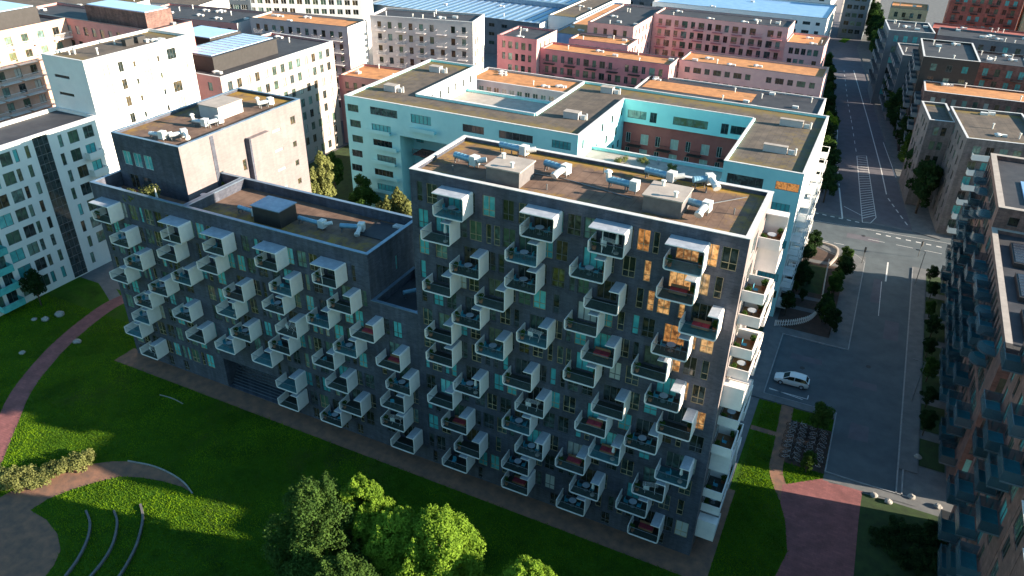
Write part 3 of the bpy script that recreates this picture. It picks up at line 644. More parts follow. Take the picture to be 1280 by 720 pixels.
# copings in one outline (butted boxes)
cb = Te.copmb; z = H; h = .07
for (a, b, c, d) in ((-.05, -.05, 46.65, .35), (70.25, -.05, 82.05, .35), (-.05, 30.35, 11.35, 30.75), (35.5, 30.35, 82.05, 30.75), (-.05, .35, .35, 30.35), (81.65, .35, 82.05, 30.35),
        (11.0, 7.05, 11.35, 30.35), (11.35, 6.8, 35.6, 7.15), (35.55, 7.15, 35.9, 30.35), (46.3, .35, 46.65, 23.2), (46.3, 23.15, 70.3, 23.5), (70.25, .35, 70.6, 23.15)):
    cb.box(a, b, z, c, d, z+h)
for (a, b, c, d) in ((0, 0, 46.6, .3), (70.3, 0, 82.0, .3), (0, 30.4, 11.3, 30.7), (35.6, 30.4, 82.0, 30.7), (0, .3, .3, 30.4), (81.7, .3, 82.0, 30.4),
        (11.0, 7.1, 11.3, 30.4), (11.3, 6.8, 35.6, 7.1), (35.6, 7.1, 35.9, 30.4), (46.3, .3, 46.6, 23.2), (46.3, 23.2, 70.3, 23.5), (70.3, .3, 70.6, 23.2)):
    Te.wall.box(a, b, ZRT, c, d, z, 0)
for (a, b, c, d) in ((.05, .05, 46.5, 7.0), (.05, 7.0, 11.2, 30.6), (35.7, 7.0, 46.5, 30.6), (46.5, 23.3, 81.9, 30.6), (70.4, .05, 81.9, 23.3)): Te.roofmb.poly([(a, b, ZRT+.01), (c, b, ZRT+.01), (c, d, ZRT+.01), (a, d, ZRT+.01)], 0)
Te.done()
for k in range(5):
    mb = MB(); mb.box(13.6, 1.2, 3.2+2.95*k, 22.6, 4.55, 3.35+2.95*k, 0)
    for i in range(19): mb.box(13.6+i*.5, 1.2, 3.35+2.95*k, 13.64+i*.5, 1.25, 4.35+2.95*k, 0)
    mb.box(13.6, 1.18, 4.35+2.95*k, 22.6, 1.26, 4.41+2.95*k, 0); mb.build('balcony', ['brownbrick'], Te.root)
for i, (u, kk) in enumerate(((5.0, 6), (6.3, 5), (5.7, 4), (6.0, 3), (5.6, 2), (14.6, 6.6))):
    z = 1.0+2.95*kk
    mb = MB(); mb.box(u-.2, -.7, z-.2, u+5.0, -.003, z-.05); mb.box(u-.2, -.7, z-.05, u+5.0, -.62, z+.55); mb.build('balcony', ['teal'], Te.root)
for k in range(6):
    for i in range(4):
        mb = MB(); x = 47.9+i*5.8; z = 1.2+2.95*k; mb.box(x, 22.7, z-.12, x+2.6, 23.88, z)
        for q in range(11): mb.box(x+q*.255, 22.7, z, x+q*.255+.03, 22.73, z+1.0)
        mb.box(x, 22.69, z+1.0, x+2.6, 22.74, z+1.05); mb.build('balcony', ['black'], Te.root)
for k in range(7):
    for i in range(5):
        y = 1.2+i*5.8+(k % 2)*1.4; z = 1.4+2.95*k
        mb = MB(); mb.box(82.003, y, z-.15, 83.5, y+3.2, z); mb.box(83.42, y, z, 83.5, y+.07, z+1.05, 0); mb.box(83.42, y+3.13, z, 83.5, y+3.2, z+1.05); mb.box(83.42, y, z+1.0, 83.5, y+3.2, z+1.08)
        for q in range(9): mb.box(83.45, y+.2+q*.35, z, 83.48, y+.23+q*.35, z+1.0)
        mb.box(82.003, y, z+1.0, 83.42, y+.06, z+1.08); mb.box(82.003, y+3.14, z+1.0, 83.42, y+3.2, z+1.08)
        mb.build('balcony', ['white'], Te.root)
def lowbox(name, label, x, y, z, a, b, h, m='palegrey', m2='concrete', rz=0):
    t = thing(name, label, 'roof structure', (x, y, z), rz); mb = MB(); mb.box(0, 0, 0, a, b, h); mb.build('body', [m], t)
    mb = MB(); mb.box(-.06, -.06, h, a+.06, b+.06, h+.08); mb.build('lid', [m2], t)
    mb = MB(); mb.box(a+.2, b*.3, 0, a+1.1, b*.8, .7); mb.cyl((a+1.3, b*.5, 0), (a+1.3, b*.5, 1.1), .15, 8); mb.build('vent', ['ductwhite'], t)
    return t
ZR = 24.23
for i, (x, y, a, b, lb) in enumerate(((4.2, 60.6, 2.6, 1.6, 'beige box with white vents on the front west roof'), (4.6, 76.6, 2.4, 1.4, 'small box with dish near the north west roof corner'), (40.6, 62.0, 2.8, 1.5, 'beige box on middle wing roof near the front'),
        (41.0, 79.6, 2.4, 1.3, 'box with blue cover on middle wing roof near back'), (74.8, 61.8, 3.6, .8, 'long low box on the east wing roof near the front'), (75.0, 76.2, 3.8, .8, 'long low box on the east wing roof near the back'))):
    lowbox('roof_box', lb, x, y, ZR, a, b, 1.1)

# ------------------------------------------------------------------ generic far balconies
_fb = {}
def far_balc(root, x, y, z, ang, w_=2.6, d=1.1, m='black', solid=False):
    k = (w_, d, m, solid)
    if k not in _fb:
        mb = MB(); mb.box(0, -d, -.12, w_, -.004, 0)
        if solid: mb.box(0, -d, 0, w_, -d+.06, 1.0); mb.box(0, -d+.06, 0, .06, -.004, 1.0); mb.box(w_-.06, -d+.06, 0, w_, -.004, 1.0)
        else:
            for q in range(int(w_/.22)+1): mb.box(q*.22, -d, 0, q*.22+.035, -d+.03, 1.0)
            mb.box(0, -d-.01, 1.0, w_, -d+.05, 1.06); mb.box(0, -d+.05, 1.0, .05, -.004, 1.06); mb.box(w_-.05, -d+.05, 1.0, w_, -.004, 1.06)
        _fb[k] = mb.mesh('balcony', [m])
    return put('balcony', _fb[k], root, (x, y, z), ang)
def roof_bits(b, rect, z, n, seed, m='ductwhite'):
    """pipe stacks, domes and fans as separate vent parts"""
    r = random.Random(seed)
    for i in range(n):
        x = r.uniform(rect[0]+1, rect[2]-1); y = r.uniform(rect[1]+.8, rect[3]-.8); mb = MB(); q = r.random()
        if q < .45: mb.cyl((x, y, z), (x, y, z+.9), .13, 8); mb.cyl((x, y, z+.9), (x, y, z+1.1), .22, 8)
        elif q < .8:
            for rr, h0, h1 in ((.55, 0, .35), (.75, .35, .55)): mb.cyl((x, y, z+h0), (x, y, z+h1), rr, 12, r2=rr if h0 == 0 else rr*.4)
            mb.box(x+.7, y-.3, z, x+1.5, y+.4, z+.4)
        else: mb.box(x, y, z, x+1.3, y+.8, z+.5)
        mb.build('vent', [m], b.root)
def block(name, label, x0, y0, x1, y1, z, wall, roof, front=None, right=None, left=None, par=.45, cop='coping_d', rot=0, far=True, z0=0, bits=4, cat='apartment building', balc=None, extra=None):
    b = Bld(name, label, cat, x0, y0, rot, None, far, walls=wall if isinstance(wall, tuple) else (wall,), roofs=roof if isinstance(roof, tuple) else (roof,), cop=cop)
    W_, D = x1-x0, y1-y0; ops = {}
    def mk(spec, L, seed):
        if not spec: return ()
        n, w_, h, g, fr, st = spec[:6]; alt = spec[6] if len(spec) > 6 else None
        nf = int((z-par-.3)/3.0); base = z-par-.15-nf*3.0
        return grid(L, base, nf, 3.0, even(L, n, w_, alt), h, (3.0-h)/2-.1, g, fr, st, seed, .04)
    sd = int(abs(x0*7+y0*3))
    ops['f'] = mk(front, W_, sd); ops['r'] = mk(right, D, sd+1); ops['l'] = mk(left, D, sd+2)
    mm = dict(f=0, r=1 if isinstance(wall, tuple) and len(wall) > 1 else 0, b=0, l=0)
    b.vol(0, 0, W_, D, z0, z, par, ops, mm, 0, t=.3)
    if extra: extra(b)
    b.done(); nb = 0
    if balc:
        face, n, m, solid, w_, topn = balc
        nf = int((z-par-.3)/3.0); base = z-par-.15-nf*3.0
        L = W_ if face == 'f' else D
        for k in range(nf-1, max(nf-1-topn, -1), -1):
            for i in range(n):
                u = L*(i+.5)/n-w_/2+((.9 if k % 2 else -.9) if solid == 'stag' else 0)
                if face == 'f': far_balc(b.root, u, 0, base+3*k+.1, 0, w_, 1.2, m, bool(solid))
                elif face == 'r': far_balc(b.root, W_, u, base+3*k+.1, math.pi/2, w_, 1.3, m, bool(solid))
                else: far_balc(b.root, 0, u+w_, base+3*k+.1, -math.pi/2, w_, 1.3, m, bool(solid))
    if bits: roof_bits(b, (0, 0, W_, D), z-par, bits, sd)
    return b

GD = ('g_dark', 'g_dark', 'g_green'); GM = ('g_dark', 'g_green', 'g_white'); GT = ('g_green', 'g_teal', 'g_dark')
# ---- white buildings left
def white_face(b):
    # dark glazed stair slot
    b.wall.box(10.0, 14.7, .2, 10.02, 17.2, 25.0, 1)
    for k in range(16):
        b.wall.box(10.02, 14.75, 1+k*1.5, 10.05, 17.15, 1.08+k*1.5, 2)
    for q in (15.5, 16.3): b.wall.box(10.02, q, .3, 10.045, q+.05, 24.8, 2)
Wl = Bld('white_apartment_house', 'white rendered eight storey block with dark glazed stair slot', 'apartment building', -37, -4, walls=('white', 'g_dark', 'rail', 'white'), roofs=('roof_dark',), cop='coping_w')
wo_ = []
rr = random.Random(5)
for k in range(8):
    z = 1.2+3.0*k
    for (u, w_) in ((.9, 1.8), (3.3, 1.7), (5.9, 2.2), (8.8, 1.8), (11.0, .7), (12.9, .7), (18.6, .7), (20.4, 1.8), (23.2, 1.8)):
        if rr.random() < .05: continue
        wo_.append((u+(.25 if k % 2 else -.1), z, w_, 2.0, '2' if w_ > 1 else '1', rr.choice(('g_dark', 'g_green', 'g_green', 'g_teal')), 'frame'))
Wl.vol(0, 0, 10.0, 26.6, 0, 25.3, .5, {'r': wo_}, 0, 0, t=.35)
white_face(Wl); Wl.done()
for k in range(4): far_balc(Wl.root, 10.0, 1.2, 1.1+3*k, math.pi/2, 3.6, 1.7, 'g_teal', True)
for k in range(1, 7): far_balc(Wl.root, 10.0, 22.6, 1.1+3*k, math.pi/2, 2.8, 1.2, 'white', True)
wt = []
for k in range(11):
    z = 1.3+2.95*k
    wt += [(2.4, z, 2.0, 2.0, '2', 'g_white', 'woodframe'), (6.2, z+.2, 1.0, 1.7, '2', 'g_dark', 'frame'), (9.2, z+.4, .5, 1.0, '1', 'g_dark', 'frame'), (14.3, z+.2, .5, 1.0, '1', 'g_dark', 'frame'), (16.6, z, 2.0, 1.9, '3', 'g_white' if k % 2 else 'g_dark', 'frame'), (19.8, z+.3, 1.0, 1.6, '1', 'g_white', 'frame')]
    wt += [(10.9, z-.2, 1.7, 2.6, '3', 'g_white', 'woodframe')]
Wt = Bld('white_tower_house', 'tall bright white tower with roof fans left of penthouse', 'apartment building', -37, 22.6, walls=('white',), roofs=('roof_grey',), cop='coping_w')
Wt.vol(0, 0, 10.0, 22.2, 0, 34.2, .4, {'r': wt, 'f': [(2.0, 32.2-2.95*i-1.5, 3.6, .5, '1', 'g_dark', 'frame') for i in range(3)]}, 0, 0, t=.3, coping=True); Wt.done()
roof_bits(Wt, (1, 1, 9, 21), 33.8, 8, 4)
for i in range(2):
    mb = MB(); mb.box(5.4+.0, 11.5+i*2.6, 33.8, 6.4, 13.2+i*2.6, 34.9); mb.build('vent', ['black'], Wt.root)
# ---- cream block behind
bk = block('cream_apartment_block', 'sunlit cream block with black plant room behind the penthouse', -45, 50.5, -27, 86, 25, ('rose', 'cream'), 'roof_dark', right=(13, 1.2, 1.8, GM, 'frame', '2'), front=(4, 1.1, 1.7, GM, 'frame', '1'), bits=6, cop='coping_w', far=False)
mb = MB(); mb.box(4.0, 3.2, 24.55, 13.5, 22, 27.6, 0); mb.box(3.6, 2.8, 27.6, 13.9, 22.4, 27.75, 0); mb.box(4.4, 3.6, 27.75, 12.9, 21.6, 27.85, 1)
for i in range(10): mb.box(4.4, 5+i*1.7, 27.85, 12.9, 5.08+i*1.7, 27.95, 2)
mb.build('plant_room', ['black', 'skyglass', 'ductwhite'], bk.root)
mb = MB(); mb.box(-9, 12, 20, 0, 24, 25.6, 0); mb.build('annex', ['roof_dark'], bk.root) if False else None
bk2 = block('rose_apartment_block', 'rose rendered block with sky blue rooflight behind white tower', -75, 66, -45.3, 80, 24.2, ('rose', 'cream'), 'roof_dark', front=(12, 1.2, 1.7, GM, 'frame', '2'), right=(4, 1.2, 1.7, GM, 'frame', '2'), bits=8)
mb = MB(); mb.box(16, 2.5, 23.75, 28, 12, 26.6, 0); mb.box(16.4, 2.9, 26.6, 27.6, 11.6, 26.72, 1); mb.build('plant_room', ['black', 'skyglass'], bk2.root)
# ---- far left building with orange balconies
fl = block('timber_balcony_block', 'pale block with rows of orange timber balconies at far left', -80, 8, -64, 47.5, 33, ('rose', 'peach'), 'roof_dark', right=(11, 1.4, 1.8, GM, 'frame', '2'), bits=4, balc=('r', 9, 'white', False, 3.8, 8), par=.5)
mb = MB(); mb.box(2, 14, 32.5, 13.2, 36, 35.6, 0); mb.box(2.4, 14.4, 35.6, 12.8, 35.6, 35.75, 1); mb.build('plant_room', ['black', 'skyglass'], fl.root)
fl2 = block('pink_return_block', 'pink block with long brown plant room behind orange balcony block', -80, 47.6, -40, 58, 33, 'rose', 'roof_dark', front=(16, 1.1, 1.7, GM, 'frame', '1'), bits=3)
mb = MB(); mb.box(20.0, 2, 32.55, 37, 8.4, 35.6, 0); mb.box(20.3, 2.3, 35.6, 36.7, 8.1, 35.75, 1); mb.build('plant_room', ['brownbrick', 'skyglass'], fl2.root)
# ---- cream balconied blocks up the middle
RA = R(12)
block('pale_balcony_block', 'pale grey block with stacked metal balconies and dark flat roof', -33.7, 110.4, 4-10, 121, 26, ('palegrey', 'white'), 'roof_dark', front=(9, 1.1, 1.7, GD, 'frame', '1'), right=(4, 1.1, 1.7, GD, 'frame', '1'), rot=RA, bits=7, balc=('f', 5, 'palegrey', False, 2.6, 6), cop='coping_w')
block('pale_orange_roof_block', 'pale grey block with orange planted roof at upper middle', -63, 98.2, -34.0, 108, 24.6, ('palegrey', 'white'), 'roof_sedum', front=(11, 1.1, 1.7, GD, 'frame', '1'), rot=R(6), bits=4, balc=('f', 5, 'palegrey', False, 2.6, 6), cop='coping_d')
block('low_orange_roof_house', 'low pink house with orange planted roof left of teal block', -27.5, 87.5, 2, 99, 16.8, ('rose', 'palepink'), 'roof_sedum', front=(12, 1.0, 1.6, GD, 'frame', '1'), rot=R(4), bits=7, balc=('f', 4, 'black', False, 2.4, 3))
block('white_lattice_block', 'distant white office block with open deck storeys', -112, 148, -72, 166, 22, 'white', 'roof_grey', front=(14, 1.9, 1.7, GD, 'whiteframe', '2'), rot=R(24), bits=3, cat='office building')
block('dark_deck_building', 'dark building with white storey bands at top of photo', -128, 140, -108, 158, 20, 'bluegrey', 'roof_dark', front=(7, 2.2, 1.6, GD, 'whiteframe', '3'), rot=R(24), bits=0, cat='office building')
block('dark_roof_block', 'block with blue black roof left of the far orange roof', -100, 92, -66, 108, 23, ('rose', 'palegrey'), 'roof_dark', front=(10, 1.2, 1.7, GM, 'frame', '1'), rot=R(8), bits=12)
block('grey_roof_long_block', 'long grey roofed block at far upper left corner', -165, 84, -112, 104, 22, ('cream', 'white'), 'roof_grey', front=(16, 1.2, 1.7, GM, 'frame', '1'), rot=R(10), bits=14)
block('far_white_house', 'white house with striped roof near the upper left edge', -140, 112, -104, 130, 20, 'white', 'roof_grey', front=(12, 1.2, 1.7, GM, 'frame', '1'), rot=R(14), bits=8)
block('far_cream_house', 'cream house with small windows at extreme upper left', -160, 60, -138, 76, 27, 'cream', 'roof_grey', front=(8, 1.2, 1.7, GM, 'frame', '1'), right=(6, 1.2, 1.7, GM, 'frame', '1'), bits=6)
# ---- pink courtyard quarter
block('pink_corner_house', 'dark pink house with dark roof at left of orange roofs', -5.8, 128.2, 5.8, 141.5, 20.8, ('pink', 'palepink'), 'roof_dark', front=(5, .9, 1.8, GD, 'frame', '1', 1.2), right=(4, .9, 1.8, GD, 'frame', '1'), bits=4, far=False)
block('pink_terrace_row', 'dark pink balcony row with orange planted roof', 5.9, 130.2, 41, 138.6, 18.2, ('pink', 'palepink'), 'roof_sedum', front=(15, 1.0, 1.8, GD, 'frame', '2', 1.5), right=(2, .9, 1.8, GD, 'frame', '1'), bits=6, balc=('f', 6, 'black', False, 3.0, 3), far=False)
block('orange_strip_house', 'low house with orange roof strip behind the left courtyard', -2.2, 104.5, 24.5, 116, 15.4, ('palegrey', 'white'), 'roof_sedum', front=(12, 1.3, 1.7, GM, 'whiteframe', '2'), bits=7, cop='coping_w')
def dark_extra(b):
    b.roofmb.poly([(1, 17.5, 14.75), (27, 17.5, 14.75), (27, 24.5, 14.75), (1, 24.5, 14.75)], 1)
block('dark_flat_roof_house', 'low house with black flat roof behind the teal block', 36.3, 103, 78.5, 131, 15.0, ('palegrey', 'white'), ('roof_dark', 'roof_sedum'), right=(8, 1.2, 1.6, GM, 'frame', '1'), front=(10, 1.2, 1.6, GM, 'frame', '1'), bits=14, par=.3, cop='coping_w', extra=dark_extra)
block('orange_roof_row', 'pale pink row with long orange roof and dark skylights', 41.5, 137.6, 76.5, 148.5, 18, ('palepink', 'palepink'), 'roof_sedum', front=(13, 1.3, 1.4, GD, 'frame', '2', 2.0), bits=6, balc=None)
block('pink_back_row', 'pink balcony row with dark roof in front of white halls', 22.6, 176.5, 62, 188.5, 21, ('palepink', 'palepink'), 'roof_dark', front=(15, 1.2, 1.9, GD, 'frame', '2', 1.7), bits=10, balc=('f', 7, 'pink', False, 3.0, 5))
block('pink_end_house', 'pink end house with orange roof beside the upper road', 62.1, 174, 72.5, 188, 17.6, ('palepink', 'palepink'), 'roof_sedum', front=(5, 1.2, 1.7, GD, 'frame', '2'), right=(4, 1.2, 1.7, GD, 'frame', '2'), bits=3)
block('pink_court_wing', 'sunlit pink wing joining back row and front house', 8.5, 158, 22.4, 190, 20.4, ('palepink', 'palepink'), 'roof_dark', front=(4, 1.1, 1.7, GD, 'frame', '1'), right=(9, 1.1, 1.7, GD, 'frame', '1'), bits=6)
block('pink_front_house', 'pale pink house with orange and black roof in courtyard', 6.5, 149, 24, 157.9, 17.2, ('palepink', 'palepink'), 'roof_sedum', front=(5, 1.2, 1.6, GD, 'frame', '2'), right=(3, 1.2, 1.6, GD, 'frame', '2'), bits=5, balc=('f', 2, 'pink', False, 2.6, 2))
block('orange_shed', 'long shed with plain orange roof and blue end wall', -7.5, 170, 3.5, 228, 13.5, 'roof_blue', 'roof_sedum', bits=5, cat='shed')
def ribs(b):
    for i in range(24): b.roofmb.box(1+i*2.9, 1.2, 11.56, 2.3+i*2.9, 30, 11.72, 1)
    for i in range(24): b.roofmb.box(1+i*2.9, 33, 11.56, 2.3+i*2.9, 62, 11.72, 1)
    b.roofmb.box(.6, 30.5, 11.56, 70, 32.5, 13.2, 1)
block('blue_roof_hall', 'wide market hall with pale blue ribbed metal roof', -90, 186, -19, 250, 12, ('bluegrey', 'white'), ('roof_blue', 'coping_b'), front=(14, 2.2, 1.2, GD, 'frame', '2'), bits=10, cat='hall', extra=ribs)
mb_ = block('white_gable_hall', 'white walled hall with grey flat roof along orange shed', -18.6, 192, -8.2, 250, 14, 'white', 'roof_grey', right=(12, 1.0, 1.2, GD, 'frame', '1'), bits=5, cat='hall')
block('white_long_hall', 'long white panelled hall with sky blue roof', 2, 246, 66.5, 276, 12, 'white', 'roof_blue', front=(16, 2.6, 1.1, GD, 'frame', '3', 1.4), right=(8, 2, 1.0, GD, 'frame', '3'), bits=2, cat='hall')
block('blue_solar_hall', 'hall with dark blue striped roof at top centre', -20, 262, 1, 300, 13, 'bluegrey', ('black',), front=(4, 2, 1.2, GD, 'frame', '1'), bits=0, cat='hall')
block('far_blue_hall', 'distant hall with bright blue roof at top centre', -90, 262, -24, 320, 13, 'bluegrey', 'roof_blue', bits=4, cat='hall')
block('white_shop_hall', 'white industrial hall at the far end beyond road', -60, 330, 60, 380, 10, 'white', 'roof_grey', front=(20, 2.2, 1.2, GD, 'frame', '2'), bits=6, cat='hall')
block('dark_gate_house', 'dark glass corner building where the far road bends', 69, 276, 78, 296, 17, 'bluegrey', 'roof_dark', right=(5, 1.8, 1.6, GD, 'frame', '2'), front=(3, 1.8, 1.6, GD, 'frame', '2'), bits=0, cat='office building')

# ------------------------------------------------------------------ right hand row
XF = 107.5
def curved_balcony():
    t = []
    mb = MB(); pts = [(0, 0), (3.4, 0)]+[(3.4-.0+0, 0)]
    n = 10; arc = [(1.7+1.7*math.cos(a), -1.75*math.sin(a)**.6 if math.sin(a) > 0 else 0) for a in [math.pi*i/n for i in range(n+1)]]
    mb.prism(ccw([(x, y) for x, y in arc]), -.16, -.02); me = mb.mesh('balcony', ['bluegrey'])
    fl = MB(); fl.prism(ccw([(1.7+(x-1.7)*.92, y*.92) for x, y in arc[:]]), -.018, .0); fm = fl.mesh('floor', ['deckteal'])
    rl = MB()
    for i in range(n): 
        a, b = arc[i], arc[i+1]; rl.poly([(a[0], a[1], -.1), (a[0], a[1], 1.05), (b[0], b[1], 1.05), (b[0], b[1], -.1)])
    return me, fm, rl.mesh('glass_railing', ['g_screen'])
M['deckteal'] = mat('balcony_floor_teal', (.02, .17, .21), .45, (.012, .11, .15), 1.5, rnd=.3)
M['g_screen'] = mat('frosted_screen', (.09, .15, .18), .25, (.05, .09, .12), .6, rnd=.35)
M['g_screen'].node_tree.nodes['Principled BSDF'].inputs['Alpha'].default_value = .55
CB, CF, CR = curved_balcony()
mb = MB(); mb.box(0, -1.75, -.1, 3.3, -1.72, 1.1); mb.box(0, -1.72, .02, .03, -.01, 1.1); mb.box(3.27, -1.72, .02, 3.3, -.01, 1.1); mb.box(0, -1.78, 1.1, 3.3, -1.7, 1.15); FLATS = mb.mesh('glass_railing', ['g_screen'])
mb = MB(); mb.box(0, -1.7, -.16, 3.3, -.004, -.02); FLATB = mb.mesh('balcony', ['bluegrey'])
mb = MB(); mb.box(.06, -1.64, -.018, 3.24, -.05, .0); FLATF = mb.mesh('floor', ['deckteal'])
def row_balcs(b, D, nf, base, step, lim, W0=0, seed=0, topcurved=2, skipf=()):
    r = random.Random(seed); c = 0
    for k in range(nf-1, 0, -1):
        n = int(D/step)
        for i in range(n):
            if c >= lim: return
            u = step*(i+.5)+(step/2 if k % 2 else 0)-1.7
            if u < .2 or u+3.5 > D-.2: continue
            if r.random() < .22: continue
            cur = (i+k) % 2 == 0 and k >= topcurved
            o = put('balcony', CB if cur else FLATB, b.root, (W0, D-u, base+2.9*k+.1), -math.pi/2)
            put('floor', CF if cur else FLATF, o); put('glass_railing', CR if cur else FLATS, o); c += 1
def rw(D, nf, base, step, seed):
    out = []; r = random.Random(seed)
    for k in range(nf):
        for i in range(int(D/step)*2):
            w_ = r.choice((.9, 1.4, 2.0)); u = step/2*(i+.3)
            if u+w_ < D-.3: out.append((u, base+2.9*k+.15, w_, 2.1, '2' if w_ > 1 else '1', r.choice(GT), 'frame'))
    return out
A = Bld('brown_brick_slab', 'long brown brick block with teal glass balconies facing the street', 'apartment building', XF, 22.9, walls=('brownbrick', 'black'), roofs=('roof_dark', 'roof_grey'), cop='concrete')
A.vol(0, 0, 8, 32.6, 0, 21, .5, {'l': rw(32.6, 7, .5, 4.2, 1), 'f': rw(8, 6, .5, 3.5, 2)}, 0, 0, t=.6)
A.vol(0, 32.6, 14, 56, 0, 24, .6, {'l': rw(23.4, 8, .5, 4.2, 3), 'f': [(1.6, 21.6, 1.3, 1.3, '1', 'g_dark', 'frame')]}, 0, 0, t=.7)
A.done()
row_balcs(A, 32.6, 7, .5, 4.3, 44, 0, 1, 5)
n0 = len(A.root.children) if False else 0
r = random.Random(9); c = 0
for k in range(7, 0, -1):
    for i in range(5):
        u = 4.6*(i+.5)+(2.3 if k % 2 else 0)-1.7
        if u < .2 or u+3.5 > 23.2 or r.random() < .2: continue
        cur = (i+k) % 2 == 0 and k > 5
        o = put('balcony', CB if cur else FLATB, A.root, (0, 32.6+23.4-u, .6+2.9*k), -math.pi/2)
        put('floor', CF if cur else FLATF, o); put('glass_railing', CR if cur else FLATS, o)
for i in range(3):
    mb = MB(); mb.box(2.0, 3+i*9.4, 20.5, 6.9, 9.6+i*9.4, 21.15, 0); mb.box(2.2, 3.3+i*9.4, 21.15, 6.7, 9.3+i*9.4, 21.2, 1)
    for q in range(7): mb.box(2.2, 3.6+i*9.4+q*.85, 21.2, 6.7, 3.65+i*9.4+q*.85, 21.23, 2)
    mb.build('solar_panel', ['black', 'navy', 'rail'] if False else ['black', 'car_dark', 'rail'], A.root)
mb = MB(); mb.box(3.6, 36.6, 23.4, 12.2, 46, 23.6, 0); mb.build('roof_deck', ['roof_blue'], A.root)
B = Bld('brown_brick_end_block', 'brown brick block nearest the camera at right edge of photo', 'apartment building', XF, -.5, walls=('brownbrick',), roofs=('roof_dark',), cop='coping_w')
B.vol(0, 0, 9, 18.3, 0, 27.2, .5, {'l': rw(18.3, 9, .5, 5.4, 5)}, 0, 0, t=.5); B.done()
row_balcs(B, 18.3, 9, .5, 5.2, 20, 0, 4, 99)
B2 = Bld('unseen_brick_low_block', 'lower brown brick block south of end block, unseen right of frame', 'apartment building', XF, -5.2, walls=('brownbrick',), roofs=('roof_dark',), cop='coping_w')  # unseen, kept low so sun reaches the curved strip of lawn
B2.vol(0, 0, 9, 4.6, 0, 20.4, .5, {'l': rw(4.6, 7, .5, 4, 6)}, 0, 0, t=.4); B2.done()
B3 = Bld('unseen_brick_shade_block', 'long brown brick block beyond the lower block, unseen right of frame', 'apartment building', XF, -64, walls=('brownbrick',), roofs=('roof_dark',), cop='coping_w')  # unseen, height set for the shade it throws on lawn and trees
B3.vol(0, 0, 14, 58.7, 0, 19.6, .5, {'l': rw(58.7, 7, .5, 5.4, 6)}, 0, 0, t=.5); B3.done()
# grey stone corner house across the cross street
def sidewin(n, seed): return (n, 1.1, 1.8, GD, 'frame', '1')
RR = R(7.4)
G1 = block('grey_stone_corner_house', 'grey stone house with white balconies at the street corner', 105.8, 100.3, 119, 121, 19.6, ('greybrick', 'greybrick'), 'roof_grey', front=(5, 1.4, 1.9, GT, 'frame', '2'), left=(6, 1.0, 1.9, GD, 'frame', '1'), rot=RR, bits=5, far=False, cop='coping_w', par=.5, balc=('f', 2, 'white', True, 3.4, 6))
block('grey_stone_low_house', 'narrow rose grey house with blue roof hatch by street trees', 99.6, 112.5, 104.4, 126, 18.6, ('greybrick', 'greybrick'), 'roof_grey', left=(4, 1.0, 1.8, GD, 'frame', '1'), front=(2, 1.0, 1.8, GD, 'frame', '1'), rot=RR, bits=0, far=False, cop='coping_w')
block('orange_terrace_house', 'dark brick house with bright orange roof terrace', 98.4, 137.5, 122, 147, 18, ('brownbrick', 'brownbrick'), 'roof_sedum', front=(10, 1.0, 1.8, GM, 'frame', '1'), left=(4, 1.0, 1.8, GD, 'frame', '1'), rot=RR*.3, bits=4, par=.35, cop='coping_w', balc=('l', 2, 'bluegrey', True, 3.0, 5))
block('black_roof_tower_house', 'near black house rising behind the orange roof terrace', 96.6, 147.3, 108.5, 168, 23.4, ('black', 'brownbrick'), 'roof_dark', front=(3, 1.3, 1.6, GT, 'frame', '2'), left=(6, 1.0, 1.8, GD, 'frame', '1'), rot=R(3), bits=5, cop='coping_w', balc=('l', 4, 'bluegrey', True, 3.0, 6))
block('brown_court_house', 'brown brick house with white roof pipes in the right row', 109.5, 166, 122, 180, 19.6, ('brownbrick', 'brownbrick'), 'roof_dark', front=(4, 1.2, 1.9, GT, 'frame', '2'), bits=9, balc=('f', 2, 'black', False, 2.4, 3))
block('blue_grey_row_house', 'grey house with corner parapet at bend of street trees', 87.6, 188, 99.5, 203, 21, ('bluegrey', 'brownbrick'), 'roof_dark', front=(4, 1.2, 1.8, GT, 'frame', '2'), left=(5, 1.2, 1.8, GT, 'frame', '2'), rot=RR, bits=7, cop='coping_w', balc=('l', 4, 'bluegrey', True, 2.6, 5))
block('grey_link_house', 'low grey house between two taller houses by street', 92.5, 172, 100, 187, 18, ('bluegrey', 'brownbrick'), 'roof_dark', left=(5, 1.2, 1.8, GT, 'frame', '2'), front=(2, 1.2, 1.8, GT, 'frame', '2'), rot=RR, bits=3, cop='coping_w', balc=('l', 4, 'bluegrey', True, 2.6, 5))
block('long_dark_roof_row', 'long row with dark blue roof and white pipes at upper right', 100.5, 204, 140, 217, 18, ('bluegrey', 'brownbrick'), 'roof_dark', front=(12, 1.3, 1.8, GT, 'frame', '2'), bits=14, balc=None, rot=R(-3))
block('red_roof_row', 'long row with brick red roof at the upper right', 99.5, 234, 150, 244, 14.5, ('redbrick', 'redbrick'), 'redbrick', front=(14, 1.1, 1.6, GM, 'frame', '1'), bits=9, rot=R(-3))
block('beige_house', 'beige yellow house with pink roof at head of row', 85.6, 263, 98, 276, 15, ('beige', 'beige'), 'roof_sedum', front=(4, 1.2, 1.7, GD, 'frame', '2'), bits=2, balc=('f', 1, 'black', False, 2.4, 3))
block('dark_red_house', 'dark red brick house at the extreme upper right', 104, 262, 126, 274, 22, ('redbrick', 'redbrick'), 'roof_dark', front=(8, 1.2, 1.7, GT, 'frame', '2'), bits=2, balc=('f', 4, 'black', False, 2.4, 5))
